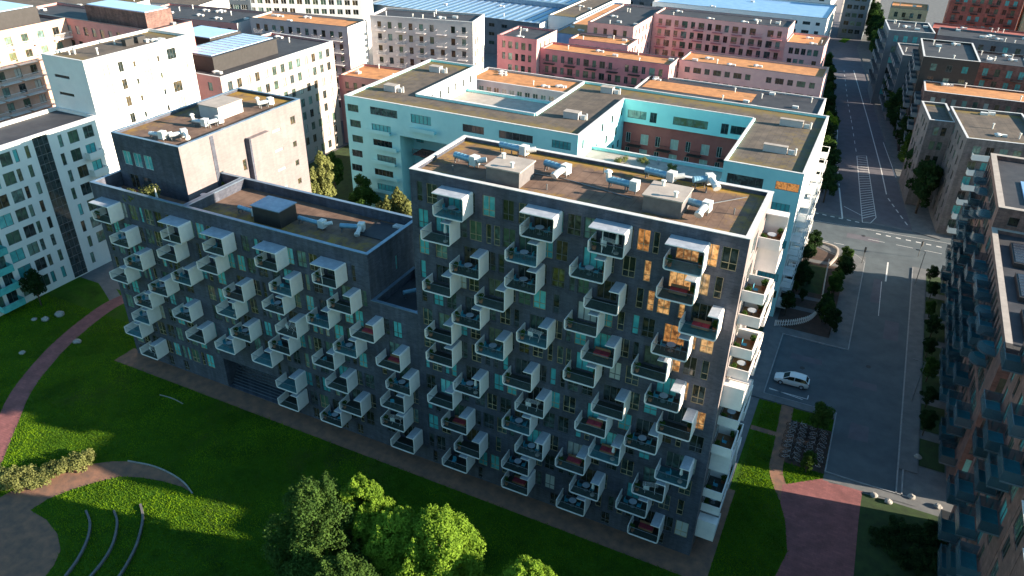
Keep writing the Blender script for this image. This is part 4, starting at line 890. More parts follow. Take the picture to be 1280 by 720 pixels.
block('beige_end_house', 'cream beige house at the top right corner', 127, 258, 150, 270, 24, ('beige', 'beige'), 'roof_dark', front=(7, 1.3, 1.8, GD, 'frame', '2'), bits=2, balc=('f', 3, 'black', False, 2.4, 5))
block('small_court_house', 'grey brick house on right edge behind corner house', 122.5, 128, 138, 134, 20, ('greybrick', 'greybrick'), 'roof_dark', front=(5, 1.2, 1.8, GD, 'frame', '2'), left=(2, 1.2, 1.8, GD, 'frame', '2'), bits=2, cop='coping_w')

# ------------------------------------------------------------------ ground and roads
struct('ground', [(-900, -600), (900, -600), (900, 1500), (-900, 1500)], 0, 'paving')
struct('lawn', [(-120, -160), (94.0, -160), (94.0, 31.0), (84.4, 31.0), (84.4, 12.5), (-14.5, 12.5), (-14.5, 26), (-27.2, 26), (-27.2, -160)][:0] or [(-120, -160), (94.0, -160), (94.0, 31.0), (84.2, 31.0), (84.2, 11.5), (-1.2, 11.5), (-26.6, 11.5), (-120, 11.5)], .02, 'lawn')
struct('garden', [(-26, 28), (-1, 28), (-1, 12), (49, 12), (49, 49), (-26, 49)][:0] or [(13.5, 12.2), (81.5, 12.2), (81.5, 52.5), (13.5, 52.5)], .02, 'shaded_grass')
struct('yard', [(-26, 29), (13.3, 29), (13.3, 87), (-26, 87)], .024, 'shaded_grass')
G = lambda px, py: at(px, py, 0)
struct('gravel_strip', [(-1.5, -2.9), (84.9, -2.9), (84.9, 11.9), (82.0, 11.9), (82.0, .6), (-1.5, .6)], .03, 'gravel')
# red path left
L, Rr = ribbon(smoothline([(-13.5, 14), (-14.6, 8), (-13.6, 2), (-11.2, -5.2), (-6.8, -13.4), (-1.5, -19.6), (5, -27), (12, -36), (15, -46)]), 2.7)
L0, R0p = list(L), list(Rr)
mb = MB()
for i in range(len(L)-1): mb.poly([(*Rr[i], .035), (*Rr[i+1], .035), (*L[i+1], .035), (*L[i], .035)])
tag(mb.build('path', ['redpath']), kind='structure')
mb = MB(); strip_mesh(mb, smoothline([(-27, 14.6), (-20, 11.4), (-14.2, 8.5)]), 1.8, .028); tag(mb.build('path', ['paving']), kind='structure')
# gravel arena
outer = [G(*p) for p in ((-40, 652), (0, 622), (45, 598), (85, 586), (115, 580), (140, 577), (165, 577), (190, 583), (212, 592), (230, 604), (241, 617))]
inner = [G(*p) for p in ((228, 609), (205, 602), (175, 597), (150, 596), (120, 603), (90, 612), (60, 624), (38, 638), (58, 650), (72, 668), (76, 688), (68, 706), (50, 730), (10, 760), (-60, 760))]
struct('gravel_arena', outer+inner, .04, 'gravel')
def wall_line(pts, w_, h, name, label, m='concrete', group=None):
    pts = smoothline(pts); L, Rr = ribbon(pts, w_); mb = MB()
    for i in range(len(L)-1): 
        a, b, c, d = Rr[i], Rr[i+1], L[i+1], L[i]
        mb.poly([(*a, h), (*b, h), (*c, h), (*d, h)]); mb.poly([(*b, 0), (*b, h), (*a, h), (*a, 0)][::-1]); mb.poly([(*d, 0), (*d, h), (*c, h), (*c, 0)][::-1])
    return tag(mb.build(name, [m]), label, 'seat wall', group)
wall_line([G(*p) for p in ((160, 577), (190, 583), (212, 592), (230, 604), (241, 618))], .14, .2, 'stone_edging', 'pale curved stone edging round the brown gravel arc', 'stone')
for i, q in enumerate((((108, 640), (113, 655), (110, 675), (98, 700), (82, 722)), ((143, 640), (147, 655), (142, 680), (130, 702), (112, 724)), ((176, 632), (179, 650), (172, 680), (160, 705), (148, 724)))):
    wall_line([G(*p) for p in q], .24, .3, 'seat_wall', ('curved stone seat nearest the brown gravel arena', 'middle one of the three curved stone seats', 'curved stone seat farthest from brown gravel arena')[i], 'housing')
wall_line([(10.6, -5.7), (12.8, -5.5), (14.9, -5.7)], .12, .1, 'stone_edging', 'short pale stone edging line in shaded lawn')

# roads
ROADZ = .012
lr = [(94.2, 20.2), (102.0, 20.2), (102.0, 86), (94.2, 86)]
struct('road', [(94.2, 20.2), (102.0, 20.2), (102.0, 83.0), (94.2, 83.0)], ROADZ, 'asphalt_old')
struct('parking_bay', [(84.6, 32.6), (94.2, 32.6), (94.2, 49.0), (84.6, 49.0)], ROADZ, 'asphalt_old')
struct('cross_road', [(-60, 87), (82.6, 86.2), (87, 84.5), (91.5, 83.0), (104.5, 83.0), (150, 80.0), (150, 97), (107, 98.5), (100, 98.8), (84.5, 99.2), (-60, 101)], ROADZ+.004, 'asphalt_old')
ul = [G(*p) for p in ((1012, 262), (1030, 225), (1033, 180), (1034, 140), (1034, 100), (1031, 60))]; ur = [G(*p) for p in ((1071, 60), (1080, 90), (1094, 140), (1106, 180), (1120, 225), (1140, 288))]
ul2 = [G(1030, 30), G(1032, 2), (78, 430)]; ur2 = [(96, 430), G(1098, 2), G(1088, 30)]
struct('avenue', ul+ul2+ur2+ur, ROADZ+.008, 'asphalt')
def paint(pts, w_=.14, dash=None, z=ROADZ+.016):
    mb = paint.mb
    tot = 0
    for a, b in zip(pts, pts[1:]):
        a = Vector(a); b = Vector(b); d = b-a; Ln = d.length; d.normalize(); n = Vector((-d.y, d.x))*w_/2
        t = 0
        seg = [(0, Ln)] if not dash else []
        if dash:
            while t < Ln: seg.append((t, min(t+dash[0], Ln))); t += dash[0]+dash[1]
        for s0, s1 in seg:
            p, q = a+d*s0, a+d*s1; mb.poly([(*(p-n), z), (*(q-n), z), (*(q+n), z), (*(p+n), z)])
paint.mb = MB()
paint([G(1053, 273), G(1049, 235)], .3); paint([G(1049, 232), G(1045, 190)], .2, (1.2, 2.5)); paint([G(1045, 188), G(1047, 165), G(1043, 125)], .2)
paint([G(1067, 88), G(1085, 150), G(1101, 210), G(1108, 243)], .22); paint([G(1110, 248), G(1120, 262), G(1136, 284)], .25, (1.6, 1.4))
paint([G(1120, 222), G(1104, 178)], .15); paint([G(1055, 88), G(1060, 130), G(1064, 150), G(1071, 195)], .15, (2.5, 3.5)); paint([G(1071, 195), G(1078, 278)], .15)
paint([G(1071, 195), G(1083, 195), G(1095, 272), G(1088, 279), G(1078, 278)], .15); 
for i in range(26):
    t = i/26; a = Vector(G(1071+7*t, 196+80*t)); b = Vector(G(1084+10*t, 198+74*t)); paint([tuple(a), tuple(b)], .2)
paint([G(1018, 266), G(1078, 279)], .35, (.8, .8)); paint([G(1095, 292), G(1190, 312)], .35, (.9, .9)); paint([G(1022, 300), G(1055, 306)], .12, (2, 1)); paint([G(1085, 299), G(1180, 318)], .12, (3, 2))
paint([G(1015, 275), G(1190, 305)], .1); paint([G(1110, 328), G(1107, 352)], .25); paint([G(1102, 352), G(1098, 395)], .1)
paint([G(1055, 258), G(1078, 270)], .15)
paint([(85.0, 32.6+1.1+.4), (89.6, 32.6+.9)], .12); paint([(85.0, 33.9), (90.2, 33.9), (90.2, 34.9)], .12)
for yy in (36.8+2.2, 41.6, 44.2): pass
tag(paint.mb.build('road_marking', ['paint']), kind='structure')
def slab(name, pts, m='paving', z=.13): return struct(name, pts, z, m, .13)
slab('pavement', [(91.2, 49.2), (94.0, 49.2), (94.0, 80.5), (92.0, 83.0), (86, 85.6), (84.3, 85.6), (84.3, 84.0), (91.2, 80)])
slab('pavement', [(102.2, 24.8), (104.3, 24.8), (104.3, 82.2), (102.2, 82.2)])
slab('pavement', [(82.7, 31.1), (94.0, 31.1), (94.0, 32.4), (84.4, 32.4), (84.4, 49.2), (91.2, 49.2), (91.2, 51.0), (82.7, 51.0)])
slab('pavement', [G(1141, 290), G(1122, 225), G(1108, 180), G(1096, 140), G(1083, 95), G(1074, 60), G(1080, 60), G(1112, 140), G(1140, 225), G(1150, 262), G(1175, 300)], 'paving')
slab('pavement', [G(1010, 262), G(1028, 225), G(1031, 180), G(1032, 140), G(1032, 100), G(1029, 60), G(1024, 60), G(1024, 140), G(1020, 200), G(1000, 250)], 'paving')
def kerbline(pts):
    L, Rr = ribbon(pts, .16); mb = MB()
    for i in range(len(L)-1):
        mb.poly([(*Rr[i], .145), (*Rr[i+1], .145), (*L[i+1], .145), (*L[i], .145)]); mb.poly([(*Rr[i], 0), (*Rr[i+1], 0), (*Rr[i+1], .145), (*Rr[i], .145)]); mb.poly([(*L[i+1], 0), (*L[i], 0), (*L[i], .145), (*L[i+1], .145)])
    tag(mb.build('kerb', ['kerb']), kind='structure')
kerbline([(94.1, 49.2), (94.1, 80.5), (92.1, 83.1)]); kerbline([(102.1, 24.8), (102.1, 60), (102.1, 82.3)]); kerbline([(84.5, 49), (84.5, 32.5), (94.1, 32.5), (94.1, 20.2)]); kerbline([(94, 20.1), (98, 20.0), (103.6, 20.1)]); kerbline([(84.4, 49.1), (94.1, 49.1)])
kerbline([(102.1, 20), (102.1, 24.8)]); kerbline([(102.7, 20), (102.7, 24.8)])
struct('pavement', [(94.0, 18.5), (104.4, 18.9), (104.4, 20.1), (94.0, 19.9)], .05, 'paving')
# red square bottom right
struct('red_square', [G(*p) for p in ((978, 606), (1030, 598), (1037, 604), (1078, 612), (1073, 650), (1066, 730), (1062, 800), (940, 800), (968, 722), (984, 690), (981, 650), (975, 628))], .045, 'redpath')
struct('lawn', [(97.6, -30), (107.3, -30), (107.3, 18.4), (98.5, 18.4)], .03, 'shaded_grass')
# path beside bicycles
_q = ribbon(smoothline([G(985, 505), G(975, 560), G(970, 590), G(982, 625)]), 1.6); gpath = _q[0]+_q[1][::-1]
mb = MB(); strip_mesh(mb, smoothline([G(985, 505), G(975, 560), G(970, 590), G(982, 625)]), 1.6, .042); tag(mb.build('path', ['gravel']), kind='structure')
struct('path', [(84.3, 24.0), (91.5, 24.0), (91.5, 24.9), (84.3, 24.9)], .036, 'gravel')
# grass bays along the right pavement with stone cross strips
ys = [25.5, 33, 41, 49, 57, 65, 73, 81.5]
for i in range(7): struct('grass_bay', [(104.4, ys[i]+1.0), (107.3, ys[i]+1.0), (107.3, ys[i+1]-.9), (104.4, ys[i+1]-.9)], .06, 'shaded_grass')
# garden between road and teal block
struct('soil_bed', [(83.0, 51.2), (91.1, 51.2), (91.1, 79.5), (84.3, 83.4), (83.0, 83.4)], .04, 'soil')
struct('path', [(83.0, 57.6), (91.1, 57.6), (91.1, 58.8), (83.0, 58.8)], .05, 'paving')
struct('path', [(83.0, 61.4), (89.2, 61.9), (89.2, 63.0), (83.0, 62.5)], .05, 'paving'); struct('path', [(83.0, 75.9), (91.1, 76.4), (91.1, 77.6), (83.0, 77.2)], .05, 'paving')
struct('grass_bay', [(83.2, 64.5), (88.2, 64.5), (88.2, 75.0), (83.2, 75.0)], .05, 'shaded_grass')
wall_line([(84.4, 83.6), (86.6, 84.6), (88.9, 83.6), (89.2, 80.2), (88.3, 76.0)], .35, .45, 'garden_wall', 'pale low wall bending round the corner garden')

# ------------------------------------------------------------------ vegetation
def leaves(rng, centers, radii, n, size, up=.3, flat=1.0):
    c = np.array(centers); rad = np.array(radii); wgt = rad**2; idx = rng.choice(len(c), n, p=wgt/wgt.sum())
    d = rng.normal(size=(n, 3)); d /= np.linalg.norm(d, axis=1)[:, None]
    rr_ = rng.uniform(.62, 1.08, n)[:, None]; pos = c[idx]+d*rr_*rad[idx][:, None]*np.array([1, 1, flat])
    nrm = d*.8+rng.normal(size=(n, 3))*.55+np.array([0, 0, up]); nrm /= np.linalg.norm(nrm, axis=1)[:, None]
    a = np.cross(nrm, rng.normal(size=(n, 3))); a /= np.linalg.norm(a, axis=1)[:, None]; b = np.cross(nrm, a)
    s = (size*rng.uniform(.6, 1.3, n))[:, None]
    v = np.stack([pos-a*s*.5, pos-b*s*.38+a*s*.0, pos+a*s*.55, pos+b*s*.38], 1).reshape(-1, 3)
    return v
def leafmesh(name, v, m):
    n = len(v)//4; me = bpy.data.meshes.new(name); me.vertices.add(n*4); me.vertices.foreach_set('co', v.astype(np.float32).ravel())
    me.loops.add(n*4); me.loops.foreach_set('vertex_index', np.arange(n*4, dtype=np.int32)); me.polygons.add(n)
    me.polygons.foreach_set('loop_start', np.arange(0, n*4, 4, dtype=np.int32)); me.polygons.foreach_set('loop_total', np.full(n, 4, dtype=np.int32))
    me.materials.append(M[m]); me.update(); me.validate(); return me
def crown_lobes(rng, r, z0, z1, n, spiky=False):
    cs, rs = [], []
    for i in range(n):
        h = rng.uniform(0, 1)**.85; prof = math.sin(math.pi*min(1, (h*.86+.12)))**.6
        a = rng.uniform(0, 2*math.pi); q = r*prof*rng.uniform(.45, .92); lr_ = r*(rng.uniform(.20, .36) if n < 60 else rng.uniform(.12, .25))*(.75+.3*prof)
        cs.append((q*math.cos(a), q*math.sin(a), z0+(z1-z0)*h)); rs.append(lr_)
        if spiky and rng.uniform() < .6:
            for t in (1, 2): cs.append((q*math.cos(a)*1.0, q*math.sin(a)*1.0, z0+(z1-z0)*h+lr_*.8*t)); rs.append(lr_*(.7-.22*t))
    cs.append((0, 0, z0+(z1-z0)*.45)); rs.append(r*.62); cs.append((0, 0, z0+(z1-z0)*.7)); rs.append(r*.5)
    return cs, rs
def trunk_mesh(rng, h, r, cs):
    mb = MB(); mb.cyl((0, 0, 0), (.05, 0, h*.45), r, 9, r2=r*.75); mb.cyl((.05, 0, h*.45), (0, .05, h*.85), r*.75, 8, r2=r*.3)
    for i in range(min(9, len(cs))):
        c = cs[int(rng.integers(len(cs)))]; zz = min(h*rng.uniform(.25, .6), c[2]*.9); mb.cyl((.03, 0, zz), (c[0]*.8, c[1]*.8, c[2]), r*.3, 6, r2=r*.08)
    return mb.mesh('trunk', ['bark'], True)
def make_tree(seed, h, r, z0, nl, leaf, m, lobes=26, spiky=False):
    rng = np.random.default_rng(seed); cs, rs = crown_lobes(rng, r, z0, h-r*.22, lobes, spiky)
    return leafmesh('crown', leaves(rng, cs, rs, nl, leaf), m), trunk_mesh(rng, h*.9, max(.09, h*.02), cs)
def plant_tree(meshes, x, y, label, name='tree', cat='tree', group=None, s=1, rz=0, z=0, sz=None):
    t = thing(name, label, cat, (x, y, z), rz, group); t.scale = (s, s, sz or s)
    put('crown', meshes[0], t); put('trunk', meshes[1], t); return t
big = [('broad leafy tree in foreground, darkest and leftmost of clump', 52.3, -22.6, 17.2, 4.9, 'leaf_mid', 21), ('tall bright leafy tree left of centre in foreground clump', 55.4, -19.9, 16.6, 3.5, 'leaf_bright', 22),  # leftmost crown gets darker leaves, its neighbours' shade put into the colour
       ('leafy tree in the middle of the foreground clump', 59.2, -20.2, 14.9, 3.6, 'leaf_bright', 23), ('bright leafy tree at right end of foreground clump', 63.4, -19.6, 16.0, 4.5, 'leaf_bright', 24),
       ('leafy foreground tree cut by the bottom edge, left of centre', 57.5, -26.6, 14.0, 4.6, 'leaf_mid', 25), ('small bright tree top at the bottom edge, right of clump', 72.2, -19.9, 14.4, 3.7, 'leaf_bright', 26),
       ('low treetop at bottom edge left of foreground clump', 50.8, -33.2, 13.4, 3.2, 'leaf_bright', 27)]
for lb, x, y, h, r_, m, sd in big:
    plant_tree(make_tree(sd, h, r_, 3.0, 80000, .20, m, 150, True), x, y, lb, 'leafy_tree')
SM = [make_tree(31+i, 6.5, 2.0, 1.6, 3200, .30, mm, 18) for i, mm in enumerate(('leaf_dark', 'leaf_mid', 'leaf_dark'))]
PO = [make_tree(41, 17, 2.3, 1.2, 9000, .36, 'leaf_olive', 34, True), make_tree(42, 12, 2.6, 1.5, 8000, .36, 'leaf_olive', 30, True), make_tree(43, 11, 2.6, 1.5, 7000, .34, 'leaf_mid', 30)]
for i, (x, y, k, s, lb) in enumerate(((*at(401, 195, 19), 0, 1.15, 'tall slim pale poplar right of the grey penthouse'), (*at(388, 205, 18), 0, 1.0, 'second slim poplar just behind the tallest poplar'), (*at(490, 234, 15.5), 1, 1.3, 'bushy yellow green tree beside tower in yard'), (*at(472, 246, 14), 1, 1.1, 'smaller pale green tree left of the tower yard tree'),
        (4.8, 50.5, 2, 1.0, 'dark green tree in shaded yard below teal block'), (8.6, 45.0, 2, .8, 'low dark tree in the shaded yard'), (-9.5, 60.0, 2, .9, 'dark tree behind the pale poplars'), (*at(508, 246, 14.5), 1, 1.2, 'pale tree close behind the wing roof parapet'))):
    plant_tree(PO[k], x, y, lb, 'poplar' if k == 0 else 'tree', 'tree', None, s, i)
# street rows
rs_ = random.Random(12)
for i in range(20):
    t = i/19; px = 1029-8*(1-t)*0+(1026-1029)*0; p0 = Vector(G(1024, 252)); p1 = Vector(G(1026, 98)); p = p0.lerp(p1, t)
    plant_tree(SM[i % 3], p.x+.9+rs_.uniform(-.5, .5), p.y, 'small street tree in the row left of the avenue', 'street_tree', 'tree', 'trees in the row left of the avenue', rs_.uniform(1.0, 1.4), rs_.uniform(0, 6))
for i in range(34):
    t = i/33; p0 = Vector(G(1148, 268)); p1 = Vector(G(1080, 30)); p = p0.lerp(p1, t)
    plant_tree(SM[i % 3], p.x+rs_.uniform(-.6, 1.2), p.y, 'street tree in the dense row right of the avenue', 'street_tree', 'tree', 'trees in the row right of the avenue', rs_.uniform(1.4, 1.9), rs_.uniform(0, 6))
for i in range(8):
    plant_tree(SM[(i*2) % 3], 104.9+rs_.uniform(-.3, .5), 33+i*6.4, 'small dark tree in grass bays right of lower street', 'street_tree', 'tree', 'trees in the grass bays', rs_.uniform(.5, .75), rs_.uniform(0, 6))
plant_tree(make_tree(51, 9.5, 2.4, 1.8, 7000, .32, 'leaf_bright', 26), *at(1036, 152, 7), 'bright sunlit street tree beside the teal block corner', 'street_tree')
for i, (px, py, s, lb) in enumerate(((1018, 302, .8, 'small tree inside corner garden by low wall'), (1058, 318, .72, 'yellow green tree at the corner near traffic signal'), (1056, 334, .85, 'round dark tree beside the street corner pavement'), (1042, 398, .75, 'dark tree in soil bed near white fence'), (1046, 352, .8, 'round dark tree in the middle of soil bed'), (1000, 345, .9, 'dark tree on garden lawn beside teal block'), (985, 375, .7, 'dark shrub like tree behind the tower'), (1026, 520, .8, 'small tree beside bicycle stand'), (1013, 568, .55, 'sunlit young tree next to the bicycle stand'))):
    x, y = at(px, py, 3); plant_tree(SM[1] if i in (1, 8) else SM[i % 3], x, y, lb, 'street_tree', 'tree', None, s, i)
x, y = at(45, 362, 3); plant_tree(SM[0], x, y, 'dark round tree in front of white house at left', 'tree', 'tree', None, 1.0)
for i in range(14):
    plant_tree(SM[i % 3], -2+rs_.uniform(0, 40)*0-8+i*1.6, 33+rs_.uniform(0, 14), 'dark yard tree between the wing and teal block', 'tree', 'tree', 'dark trees in the yard', rs_.uniform(.8, 1.2), i)
for i in range(5):
    plant_tree(SM[i % 3], -120+i*9, 128+i*4, 'green tree among the far white buildings', 'tree', 'tree', 'far trees upper left', 1.6, i)
# shrubs by the arena
SB = []
for i in range(3):
    rng = np.random.default_rng(60+i); cs = [(rng.uniform(-.9, .9), rng.uniform(-.9, .9), rng.uniform(.3, 1.0)) for _ in range(12)]
    SB.append(leafmesh('shrub', leaves(rng, cs, [rng.uniform(.35, .55) for _ in cs], 1500, .17), 'leaf_olive'))
for i, (px, py) in enumerate(((4, 603), (18, 599), (34, 595), (46, 592), (60, 589), (73, 585), (86, 580), (98, 576), (110, 571), (26, 603), (54, 596), (8, 595))):
    x, y = at(px, py, .8); o = put('shrub', SB[i % 3], None, (x, y, .02), i); o.scale = (1.0+.25*(i % 2),)*3
    tag(o, 'olive green shrub in clump along curved gravel path', 'shrub', 'shrubs along the gravel arc')
o = put('shrub', SB[0], None, (7.3, 1.4, 25.2), 0); o.scale = (1.7, 1.2, 1.6); tag(o, 'round yellow green bush on the wing roof terrace', 'shrub')
o = put('shrub', SB[1], None, (14.2, 1.3, 25.0), 0); o.scale = (1.1, .9, .9); o.data.materials[0] = M['leaf_olive']; tag(o, 'low green bush at the end of the roof terrace', 'shrub')
for i, (px, py) in enumerate(((43, 400), (57, 400), (75, 394), (28, 442), (97, 428))):
    x, y = G(px, py); rng = random.Random(i); mb = MB(); r_ = .45+.15*(i % 3)
    me = bpy.data.meshes.new('rock'); import bmesh; bm = bmesh.new(); bmesh.ops.create_icosphere(bm, subdivisions=2, radius=r_)
    for v in bm.verts: v.co *= rng.uniform(.82, 1.15); v.co.z *= .6
    bm.to_mesh(me); bm.free(); me.materials.append(M['stone']); tag(put('rock', me, None, (x, y, r_*.3)), 'grey boulder on the shaded lawn by red path', 'rock', 'boulders on the left lawn')
    if i == 0: ROCK = me
for px, py, lb in ((1092, 620, 'small boulder left of the pale kerb end'), (1139, 622, 'white round boulder at the kerb corner'), (1172, 634, 'small pale boulder on the shaded right lawn'), (1147, 572, 'boulder in the grass bay by street'), (1110, 628, 'grey boulder beside kerb end')):
    x, y = G(px, py); tag(put('rock', ROCK, None, (x, y, .15), px), lb, 'rock')

def blades(name, rect, dens, label, avoid=(), hgt=.13):
    rng = np.random.default_rng(77); x0, y0, x1, y1 = rect; n = int((x1-x0)*(y1-y0)*dens)
    p = np.stack([rng.uniform(x0, x1, n), rng.uniform(y0, y1, n)], 1); jit = rng.normal(size=(n, 2))*.13; keep = np.ones(n, bool)
    for poly in avoid:
        P = np.array(poly); ins = np.zeros(n, bool); j = len(P)-1; q = p+jit
        for i in range(len(P)):
            xi, yi = P[i]; xj, yj = P[j]; cnd = ((yi > q[:, 1]) != (yj > q[:, 1])) & (q[:, 0] < (xj-xi)*(q[:, 1]-yi)/((yj-yi)+1e-9)+xi); ins ^= cnd; j = i
        keep &= ~ins
    p = p[keep]; n = len(p); a = rng.uniform(0, math.pi, n); w_ = rng.uniform(.05, .11, n); h = hgt*rng.uniform(.6, 1.3, n); lean = rng.normal(size=(n, 2))*.04
    d = np.stack([np.cos(a), np.sin(a)], 1)*w_[:, None]*.5
    v = np.zeros((n, 4, 3)); v[:, 0, :2] = p-d; v[:, 1, :2] = p+d; v[:, 2, :2] = p+d*.55+lean; v[:, 3, :2] = p-d*.55+lean; v[:, :2, 2] = .02; v[:, 2:, 2] = (.02+h)[:, None]
    o = put(name, leafmesh(name, v.reshape(-1, 3), 'grass_blade')); tag(o, label, 'grass', None, 'stuff'); return o
M['grass_blade'] = leafmat('grass_blade', (.19, .33, .014), (.032, .085, .010), .4, .10)
arena = ccw(outer+inner); pathpoly = L0+R0p[::-1]
bpoly = [(-1.5, -2.9), (84.9, -2.9), (84.9, 11.9), (-1.5, 11.9)]
blades('grass', (-48, -46, 84, 5), 48, 'mown green grass of the wide lawn before the buildings', (arena, pathpoly, bpoly))
blades('grass', (84.9, -4, 94, 31), 62, 'grass of the small lawn right of the tower', ([G(*p) for p in ((978, 606), (1030, 598), (1037, 604), (1078, 612), (1073, 650), (1066, 730), (1062, 800), (940, 800), (968, 722), (984, 690), (981, 650), (975, 628))], [(88.7, 19.6), (94.0, 19.6), (94.0, 28.3), (88.7, 28.3)], gpath, [(84.3, 24.0), (91.5, 24.0), (91.5, 24.9), (84.3, 24.9)]))
# ------------------------------------------------------------------ street furniture
def lamp(x, y, lb, h=6.5, rz=0):
    t = thing('street_lamp', lb, 'street lamp', (x, y, .13), rz); mb = MB(); mb.cyl((0, 0, 0), (0, 0, h), .07, 8, r2=.045); mb.build('pole', ['rail'], t)
    mb = MB(); mb.cyl((0, 0, h), (-1.0, 0, h+.1), .035, 6); mb.build('arm', ['rail'], t); mb = MB(); mb.box(-1.5, -.12, h+.05, -.9, .12, h+.15); mb.build('lamp_head', ['frame'], t); return t
lamp(103.2, 40.0, 'thin street lamp on right pavement near the grass bays'); lamp(102.6, 75.5, 'street lamp at the junction end of the right pavement'); lamp(*G(1152, 205), 'street lamp among trees right of avenue')
def signal(x, y, lb, rz=0):
    t = thing('traffic_signal', lb, 'traffic light', (x, y, .13), rz); mb = MB(); mb.cyl((0, 0, 0), (0, 0, 3.2), .06, 8); mb.build('pole', ['frame'], t)
    mb = MB(); mb.box(-.16, -.2, 2.3, .16, -.02, 3.3); mb.build('signal_head', ['black'], t)
    mb = MB()
    for k in range(3): mb.cyl((0, -.2, 2.5+.3*k), (0, -.26, 2.5+.3*k), .1, 10)
    mb.build('lens', ['frame'], t)
signal(93.6, 79.8, 'traffic signal on the left pavement corner'); signal(*G(1147, 322), 'traffic signal at right end of the crossing', 1)
# white fence: curved picket run
fp = smoothline([G(968, 408), G(990, 407), G(1010, 402), G(1021, 392), G(1026, 378), G(1030, 355), G(1035, 330)], 8); t = thing('picket_fence', 'curved white slatted fence behind the tower', 'fence', (*fp[0], 0))
mb = MB(); rl = MB(); acc = 0
for a, b in zip(fp, fp[1:]):
    a2 = Vector(a)-Vector(fp[0]); b2 = Vector(b)-Vector(fp[0]); d = b2-a2; n = max(1, int(d.length/.3)); 
    for i in range(n): p = a2+d*(i/n); mb.box(p.x-.08, p.y-.03, .08, p.x+.08, p.y+.03, 1.2)
    rl.cyl((a2.x, a2.y, .9), (b2.x, b2.y, .9), .035, 6); rl.cyl((a2.x, a2.y, .3), (b2.x, b2.y, .3), .035, 6)
mb.build('picket', ['panel'], t); rl.build('rail', ['panel'], t)
# bicycles
def bicycle():
    t = thing('bicycle', 'parked bicycle in the crowded stand on the lawn', 'bicycle', (0, 0, 0), 0, 'bicycles in the stand')
    for x in (-.52, .52):
        mb = MB(); mb.torus((x, 0, .34), .32, .025, 'y', 16, 5)
        for q in range(6): a = q*math.pi/6; mb.cyl((x-.3*math.cos(a), 0, .34-.3*math.sin(a)), (x+.3*math.cos(a), 0, .34+.3*math.sin(a)), .006, 4)
        mb.build('wheel', ['tyre'], t)
    mb = MB()
    for a, b in (((-.52, 0, .34), (-.15, 0, .32)), ((-.15, 0, .32), (-.25, 0, .82)), ((-.25, 0, .8), (.36, 0, .82)), ((-.15, 0, .32), (.38, 0, .75)), ((.34, 0, .9), (.52, 0, .34)), ((-.52, 0, .34), (-.24, 0, .75))): mb.cyl(a, b, .022, 6)
    mb.build('frame', ['steel'], t)
    mb = MB(); mb.box(-.38, -.08, .86, -.12, .08, .92); mb.build('saddle', ['black'], t); mb = MB(); mb.cyl((.32, -.28, .98), (.32, .28, .98), .02, 6); mb.cyl((.34, 0, .88), (.32, 0, .98), .02, 6); mb.build('handlebar', ['rail'], t); return t
b0 = bicycle(); n = 0
for row in range(4):
    for i in range(8):
        x = 89.3+row*1.25; y = 20.2+i*.98+rs_.uniform(-.1, .1)
        o = b0 if n == 0 else copy_tree(b0); o.location = (x+rs_.uniform(-.1, .1), y, .04); o.rotation_euler = (rs_.uniform(-.15, .15), 0, rs_.uniform(-.3, .3)+(math.pi if row % 2 else 0)); n += 1
struct('bicycle_yard', [(88.7, 19.6), (94.0, 19.6), (94.0, 28.3), (88.7, 28.3)], .034, 'soil')
